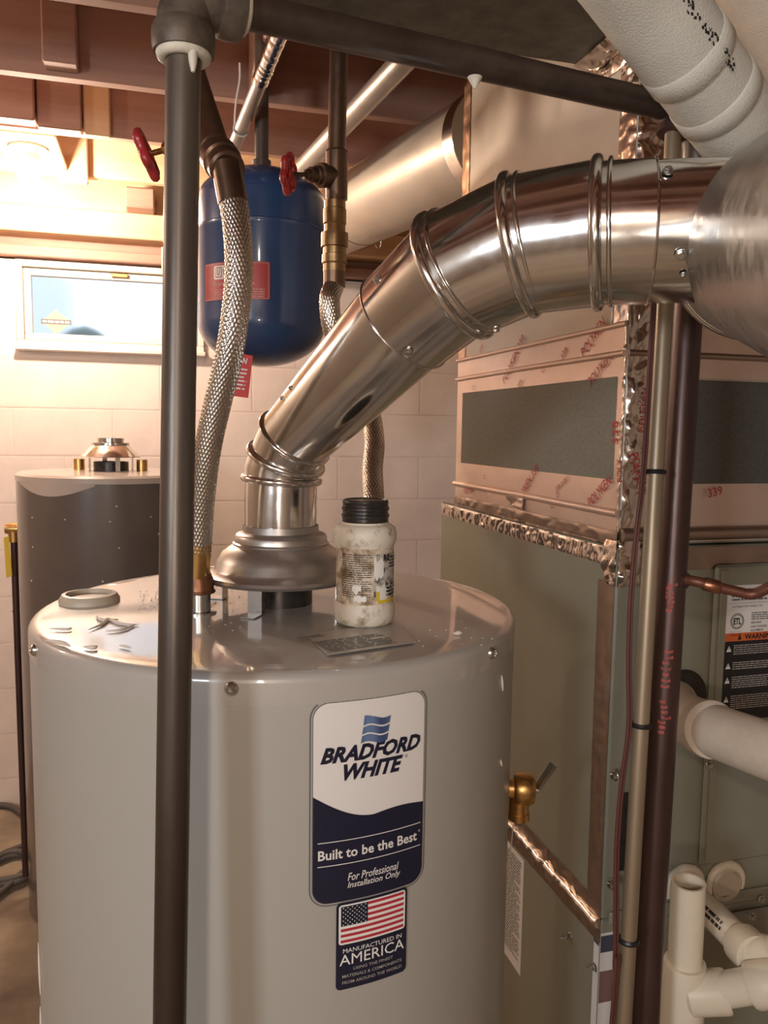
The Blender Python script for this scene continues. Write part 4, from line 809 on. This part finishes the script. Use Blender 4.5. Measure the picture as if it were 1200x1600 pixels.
hax = unit(R0*.93+U0*.36+Fw*.02); handwheel(hv, hax, .030, hot)
# copper riser with valve and second hose
CT = atd(530, 70, 1.125); CB = atd(523, 352, 1.125)
ris = empty('copper_riser', V((CB.x, CB.y, CB.z)), 'dark copper riser with a red-handled side valve, beside the blue tank', 'pipe')
CU = V((CT.x, CT.y, JZ+.06)); q = MB(); q.tube([CB-V((0,0,.004)), CB, CT, CU], .0128, 24); q.build('pipe', M['copper'], ris)
tz = atd(526, 275, 1.125); q = MB(); q.tube([tz+V((0,0,-.032)), tz+V((0,0,.032))], .0155, 24); q.ring(tz+V((0,0,.032)), (0,0,1), .0142, .002, 24, 6); q.build('tee', M['copper'], ris)
hw = atd(451, 272, 1.075); vd2 = unit(hw-tz); LV = (hw-tz).length; q = MB(); q.lathe([(.0135,.0),(.0135,.020),(.0165,.021),(.0165,.030),(.0125,.031),(.0125,.036),(.0105,.037),(.0105,.046),(.0075,.047),(.0075,.052),(.0030,.053),(.0030,LV),(.0001,LV)], tz, vd2, 20); q.build('valve_body', M['copper'], ris, 30)
handwheel(hw, unit(R0*.97-U0*.10-Fw*.16), .026, ris)
q = MB(); q.lathe([(.0128,.03),(.0150,.032),(.0150,.022),(.0162,.021),(.0162,.002),(.0150,.0),(.0150,-.010),(.0190,-.011),(.0190,-.030),(.0162,-.031),(.0162,-.040),(.0178,-.041),(.0178,-.052),(.0160,-.054),(.0160,-.064),(.0001,-.064)], CB, (0,0,1), 28); q.build('union', M['brass2'], ris, 30)
HP2 = [CB-V((0,0,.055)), CB-V((0,0,.080)), atd(515, 470, 1.122), atd(522, 520, 1.13), atd(550, 580, 1.16), atd(577, 640, 1.18), atd(585, 690, 1.15), atd(582, 735, 1.125), nipR+V((0,0,.115)), nipR+V((0,0,.062))]
h2, P = hose('braided_hose', HP2, .0142, 'braided steel hose passing behind the vent and the jar')
q = MB(); q.tube([P[0]+V((0,0,.002)), P[0]-V((0,0,.03))], .0155, 24); q.build('ferrule', M['copper'], h2)
q = MB(); q.tube([P[-1]+V((0,0,.01)), nipR+V((0,0,.045)), nipR+V((0,0,.044)), nipR+V((0,0,.022))], [.0150,.0150,.0165,.0165], 24); q.build('swivel_nut', M['brass'], h2)

# second heater at the back wall
T2 = atd(174, 740, 2.40); TZ2 = T2.z+.006; TC = V((T2.x, T2.y, 0)); TR2 = .262
t2 = empty('water_heater', TC, 'dark grey shrink-wrapped water heater by the back wall, under the window', 'water heater')
q = MB(); q.lathe([(TR2-.01,0),(TR2,.004),(TR2,TZ2-.020),(TR2-.002,TZ2-.018)], TC, seg=96); q.build('jacket', M['tank2'], t2, 30)
q = MB(); q.lathe([(TR2-.003,TZ2-.022),(TR2+.002,TZ2-.021),(TR2+.002,TZ2-.006),(TR2-.006,TZ2),(TR2-.05,TZ2+.002),(.0001,TZ2+.004)], TC, seg=96); q.build('lid', M['tank2lid'], t2, 30)
K = 2.4/1250
q = MB(); q.lathe([(r*K, TZ2+.004+h*K) for r, h in ((44,21),(45,22),(42,25),(30,38),(28,39),(28,43),(20,44),(20,50),(18,50),(17,43),(26,38),(40,24))], TC, seg=48, closed=True); h2d = q.build('draft_hood', M['galv'], t2, 35)
for a in (20, 110, 200, 290):
    rv_ = V((math.cos(math.radians(a)), math.sin(math.radians(a)), 0)); tv = V((-rv_.y, rv_.x, 0)); B = TC+rv_*.062+V((0,0,TZ2+.002)); q = MB(); q.slab([B-tv*.007, B+tv*.007, B+tv*.007+V((0,0,.048)), B-tv*.007+V((0,0,.048))], rv_, .002); q.build('leg', M['steel'], h2d, 0)
q = MB(); q.lathe([(.050,TZ2),(.050,TZ2+.030),(.046,TZ2+.030),(.046,TZ2)], TC, seg=40, closed=True); q.build('flue_collar', M['jarcap'], t2)
for px in (124, 222):
    P0 = atd(px, 734, 2.42); q = MB(); q.lathe([(.016,TZ2-P0.z),(.016,TZ2-P0.z+.036),(.013,TZ2-P0.z+.036),(.013,TZ2-P0.z+.01),(.0001,TZ2-P0.z+.01)], P0, seg=24); q.build('nipple', M['brass'], t2)
q = MB(); vdir = (CAM-TC); vdir.z = 0; vdir.normalize(); 
mb = MB()
for k in range(28):
    a0 = math.atan2(vdir.y, vdir.x)-1.25+k*.05
    d0 = .022+.022*max(0, math.sin((k-2)/18*PI)) if k < 20 else .022
    pass
for k in range(19):
    a = math.atan2(vdir.y, vdir.x)-1.15+k*.055; e = V((math.cos(a), math.sin(a), 0)); dp = .006+.030*max(0, math.sin(k/18*PI))
    mb.v += [TC+e*(TR2+.0030)+V((0,0,TZ2-.019)), TC+e*(TR2+.0012)+V((0,0,TZ2-.020-dp))]
mb.f = [[2*i, 2*i+1, 2*i+3, 2*i+2] for i in range(18)]; mb.m = [0]*18; mb.build('film_flap', M['tank2lid'], t2, 60, label='pale flap of loose film')
rr = random.Random(41); q = MB()
for k in range(16):
    a = math.atan2(vdir.y, vdir.x)+rr.uniform(-1.2, .7); e = V((math.cos(a), math.sin(a), 0)); q.lathe([(.0035*rr.uniform(.3,1), 0), (.0022, .0015), (.0001, .002)], TC+e*TR2+V((0,0,TZ2-.06-.34*rr.random())), e, 6)
q.build('film_glints', M['film'], t2, kind='stuff')  # light sparkling on the wrap, put in as pale-coloured bumps
# discharge line of the second heater
va = atd(34, 826, 2.42); p0 = atd(22, 845, 2.42); p1 = atd(41, 1368, 2.46); sb = V((TC.x, TC.y, va.z)); sdir = unit(V((va.x, va.y, 0))-V((TC.x, TC.y, 0))); S0 = sb+sdir*(TR2+.001)
tp = empty('discharge_pipe', V((p1.x, p1.y, .0)), 'thin brown discharge pipe hanging from a brass valve at the far left', 'pipe')
el = V((p0.x, p0.y, va.z)); q = MB(); q.tube([S0, el+unit(S0-el)*.01, el-unit(S0-el)*.022], [.013,.018,.016], 18); q.lathe([(.018,-.002),(.018,.016),(.012,.017)], el-unit(S0-el)*.006, unit(S0-el), 18); q.tube([el, el-V((0,0,.040))], .0165, 18); q.build('valve_body', M['brass'], tp, 35)
q = MB(); q.tube([el-V((0,0,.03)), V((p0.x, p0.y, p0.z-.1)), p1], .0105, 18); q.ring(atd(26, 955, 2.445), (0,0,1), .0110, .002, 18, 6); q.build('pipe', M['iron2'], tp)
q = MB(); a, b, c, d = atd(6, 840, 2.395), atd(14, 838, 2.395), atd(19, 900, 2.395), atd(10, 903, 2.395); q.slab([d, c, b, a], -Fw, .001); q.build('tag', M['yellow'], tp, 0, label='yellow warning tag')
# cables on the floor
def floorpt(px, py, z=0): return onp(px, py, 2, z)
C1 = [floorpt(x, y, .014) for x, y in ((-60, 1262), (0, 1258), (28, 1266), (46, 1290), (40, 1318), (10, 1332), (-30, 1352))]
pipe_thing('hose_loop', C1, .011, 'cable', 'grey rubber hose arching over the floor at far left, nearer the wall', 'hose', 12, 14)
ctr = floorpt(10, 1362, .014); C2 = []
for k in range(50):
    a = k/49*2*PI*1.9+.6; r = .080+.010*math.sin(k*.7); C2.append(ctr+V((r*math.cos(a)*1.0, r*math.sin(a)*1.15, .020*k/49)))
C2 += [floorpt(-30, 1420, .012), floorpt(-90, 1440, .012)]
pipe_thing('hose_coil', C2, .0105, 'cable', 'dark rubber hose coiled on the floor at far left, foot of the thin pipe', 'hose', 4, 12)

# ================================================================ INSULATED LINES AND PVC AT RIGHT
def jacket(name, pts, r, m, lab, bands=(), seg=40):
    P = resample(smoothpath(pts, 16), .006); rr = random.Random(len(lab)); h = empty(name, P[0], lab, 'insulated pipe')
    q = MB(); q.tube(P, [r*(1+.004*(i%2)+.004*math.sin(i*.35)+.003*rr.random()) for i in range(len(P))], seg, rf=lambda a, L, R: R*(1+.012*math.sin(3*a+L*20))); q.build('wrap', M[m], h, 180)
    for t in bands:
        i = min(len(P)-2, int(t*(len(P)-1))); d = unit(P[i+1]-P[i]); q = MB(); q.lathe([(r*1.0,-.012),(r*1.035,-.011),(r*1.04,.011),(r*1.0,.012)], P[i], d, seg); q.build('lap', M[m], h, 60)
    return h
w1 = jacket('insulated_pipe', [atd(925, -120, .655), atd(1003, -10, .71), atd(1082, 100, .765), atd(1162, 215, .842), atd(1195, 265, .895)], .0415, 'white_jacket', 'white cloth-wrapped pipe slanting down behind the flue at top right', (.45, .62))
pm_c = atd(1082, 100, .765)
q = MB(); rr = random.Random(3); axw = unit(atd(1162, 215, .825)-atd(1003, -10, .71))
for k in range(70):
    px, py = 1000+rr.random()*95, 0; t_ = (px-1000)/95; py = -50+t_*125+rr.uniform(-13, 13)
    P, n = hitcyl(px+52, py+28, pm_c, axw, .0424); e = n.cross(axw); s_ = .0006+.0011*rr.random(); q.add([P+e*s_+n*.0012, P+axw*s_*1.6+n*.0012, P-e*s_+n*.0012, P-axw*s_*1.3+n*.0012], [(3,2,1,0)])
q.build('grime_speck', M['black'], w1, 0, kind='stuff')
jacket('insulated_pipe', [atd(1150, -150, .79), atd(1213, -41, .81), atd(1284, 89, .84), atd(1320, 150, .855)], .0555, 'cream_jacket', 'cream cloth-wrapped pipe cut by the top right corner', ())
ir = jacket('insulated_pipe', [V((onp(1062, 1098, 1, FY0).x, FY0+.02, onp(1062, 1098, 1, FY0).z)), atd(1065, 1118, 1.10), atd(1105, 1138, 1.04), atd(1200, 1172, .96), atd(1320, 1215, .88)], .0340, 'cream_jacket', 'cream cloth-wrapped refrigerant line leaving the air handler front, right', ())
q = MB(); a, b = atd(1101, 1137, 1.046), atd(1108, 1139, 1.035); d = unit(b-a); q.lathe([(.030,-.012),(.0350,-.010),(.0358,-.001),(.0345,.000),(.0372,.002),(.0372,.018),(.030,.024)], a, d, 40); q.build('lap', M['cream_jacket'], ir, 40)
P = onp(1066, 1088, 1, FY0); q = MB(); q.lathe([(.030,.0),(.040,.001),(.042,.005),(.038,.009),(.030,.007)], (P.x-.004, FY0, P.z), (0,-1,0), 36); q.build('grommet', M['jarcap'], ah, label='black pipe grommet')
# slim upright pipes and a board behind, top right
pipe_thing('copper_pipe', [atd(1086, -60, .98), atd(1084, 60, .98), atd(1080, 210, .98), V((atd(1080, 210, .98).x, atd(1080, 210, .98).y, 1.63))], .0075, 'copper2', 'slim copper pipe upright behind the white cloth-wrapped pipe', 'pipe')
bo = MB(); a = atd(1158, 50, 1.02); bo.bbox((a.x-.016, a.y-.012, 1.80), (a.x+.03, a.y+.006, JZ), .002); tag(bo.build('hanger_board', M['pale_wood'], origin=(a.x, a.y, 1.80), smooth=0), 'pale hanger board between the two cloth-wrapped pipes at top right', 'board')

# PVC drain
def pipe_seg(parent, name, a, b, r, hollow=None, m='pvc', smooth=40):
    q = MB(); d = unit(b-a); L = (b-a).length
    if hollow: q.lathe([(hollow, L-.03), (hollow, L), (r, L), (r, 0), (hollow*.2, 0)][::-1], a, d, 32); q.lathe([(.0001, L-.028), (hollow, L-.028)], a, d, 32)
    else: q.tube([a, b], r, 32)
    return q.build(name, M[m], parent, smooth)
RT = atd(1076, 1378, .985); RM = atd(1070, 1502, 1.0); RBt = atd(1062, 1640, 1.02); up_ = unit(RT-RM)
dr = empty('pvc_drain', V((RBt.x, RBt.y, 0)), 'cream PVC drain trap with an open standpipe, low at right', 'drain pipe')
pipe_seg(dr, 'standpipe', RM-up_*.01, RT, .0205, .0175)
TBm = V((RM.x, RM.y, .0)); q = MB(); q.lathe([(.0215,0.0),(.0250,-.0005),(.0260,-.004),(.0260,-.16),(.0001,-.16)], RM, up_, 32); q.build('tee', M['pvc'], dr)
pipe_seg(dr, 'lower_pipe', V((RM.x-up_.x*.15, RM.y-up_.y*.15, 0)), RM-up_*.15, .0205)
S1, S2, S3, S4 = atd(1072, 1552, 1.0), atd(1138, 1549, .985), atd(1178, 1540, .965), atd(1240, 1530, .945)
q = MB(); q.lathe([(.022,0),(.0262,.004),(.0262,(S2-S1).length-.003),(.0245,(S2-S1).length),(.0205,(S2-S1).length)], S1, unit(S2-S1), 32); q.build('tee_branch', M['pvc'], dr)
pipe_seg(dr, 'branch_pipe', S2-unit(S2-S1)*.02, S3+unit(S3-S2)*.02, .0205)
q = MB(); q.lathe([(.0205,0),(.0250,0),(.0268,.004),(.0268,.028),(.025,.040),(.0001,.042)], S3-unit(S4-S3)*.004, unit(S4-S3), 32); q.tube(smoothpath([S3+unit(S4-S3)*.02, S4, S4+V((.01,.01,.03)), atd(1225, 1488, .97)]), .0245, 28); q.build('elbow', M['pvc'], dr)
Q0 = V((onp(1068, 1380, 1, FY0).x+.002, FY0-.0, onp(1068, 1375, 1, FY0).z)); Q1 = atd(1098, 1414, 1.12); Q2 = atd(1166, 1480, 1.01); Q3 = atd(1222, 1500, .975)
pipe_seg(dr, 'cross_pipe', Q1-unit(Q2-Q1)*.05, Q2, .0195)
q = MB(); q.lathe([(.0195,0),(.024,0),(.0255,.003),(.0255,.034),(.0001,.036)], Q2-unit(Q2-Q1)*.012, unit(Q2-Q1), 32); q.tube(smoothpath([Q2+unit(Q2-Q1)*.01, Q3, Q3+V((.02,-.004,-.01))]), .0235, 28); q.build('elbow', M['pvc'], dr)
cm = (Q1+(Q2-Q1)*.42); axp = unit(Q2-Q1)
def pvcmap(u, v, l):
    f_ = (CAM-cm); f_ = (f_-axp*f_.dot(axp)).normalized(); s_ = axp.cross(f_)*-1; R_ = .0195; return cm+axp*u+f_*((R_+l)*math.cos(v/R_))-s_*((R_+l)*math.sin(v/R_))
q = MB(); dashes(q, -.034, -.004, .034, .010, 2, pvcmap, .0005, .6, random.Random(31)); q.build('ink_print', M['black'], dr, 0)
# sealed drain openings on the cabinet front
for (x, y, r1, m_, nm) in ((1130, 1378, .026, 'plastic', 'drain_plug'), (1066, 1384, .026, 'foam', 'drain_stub')):
    P = onp(x, y, 1, FY0); q = MB(); q.lathe([(r1,-.002),(r1,.010),(r1*.9,.012),(r1*.8,.006),(.0001,.006)], P, (0,-1,0), 32); q.build(nm, M[m_], ah, 35)
    q = MB(); n_ = 22; pts = []
    for k in range(n_): a = PI*(-.12+1.24*k/(n_-1)); pts.append(P+V((math.cos(a)*(r1+.004), -.005, math.sin(a)*(r1+.004))))
    rr = random.Random(x); q.tube(pts, [.004+.0035*math.sin(PI*(k+.5)/n_)*(.7+.5*rr.random()) for k in range(n_)], 10); q.build('sealant', M['pvc'], ah, 60, label='pale sealant bead')
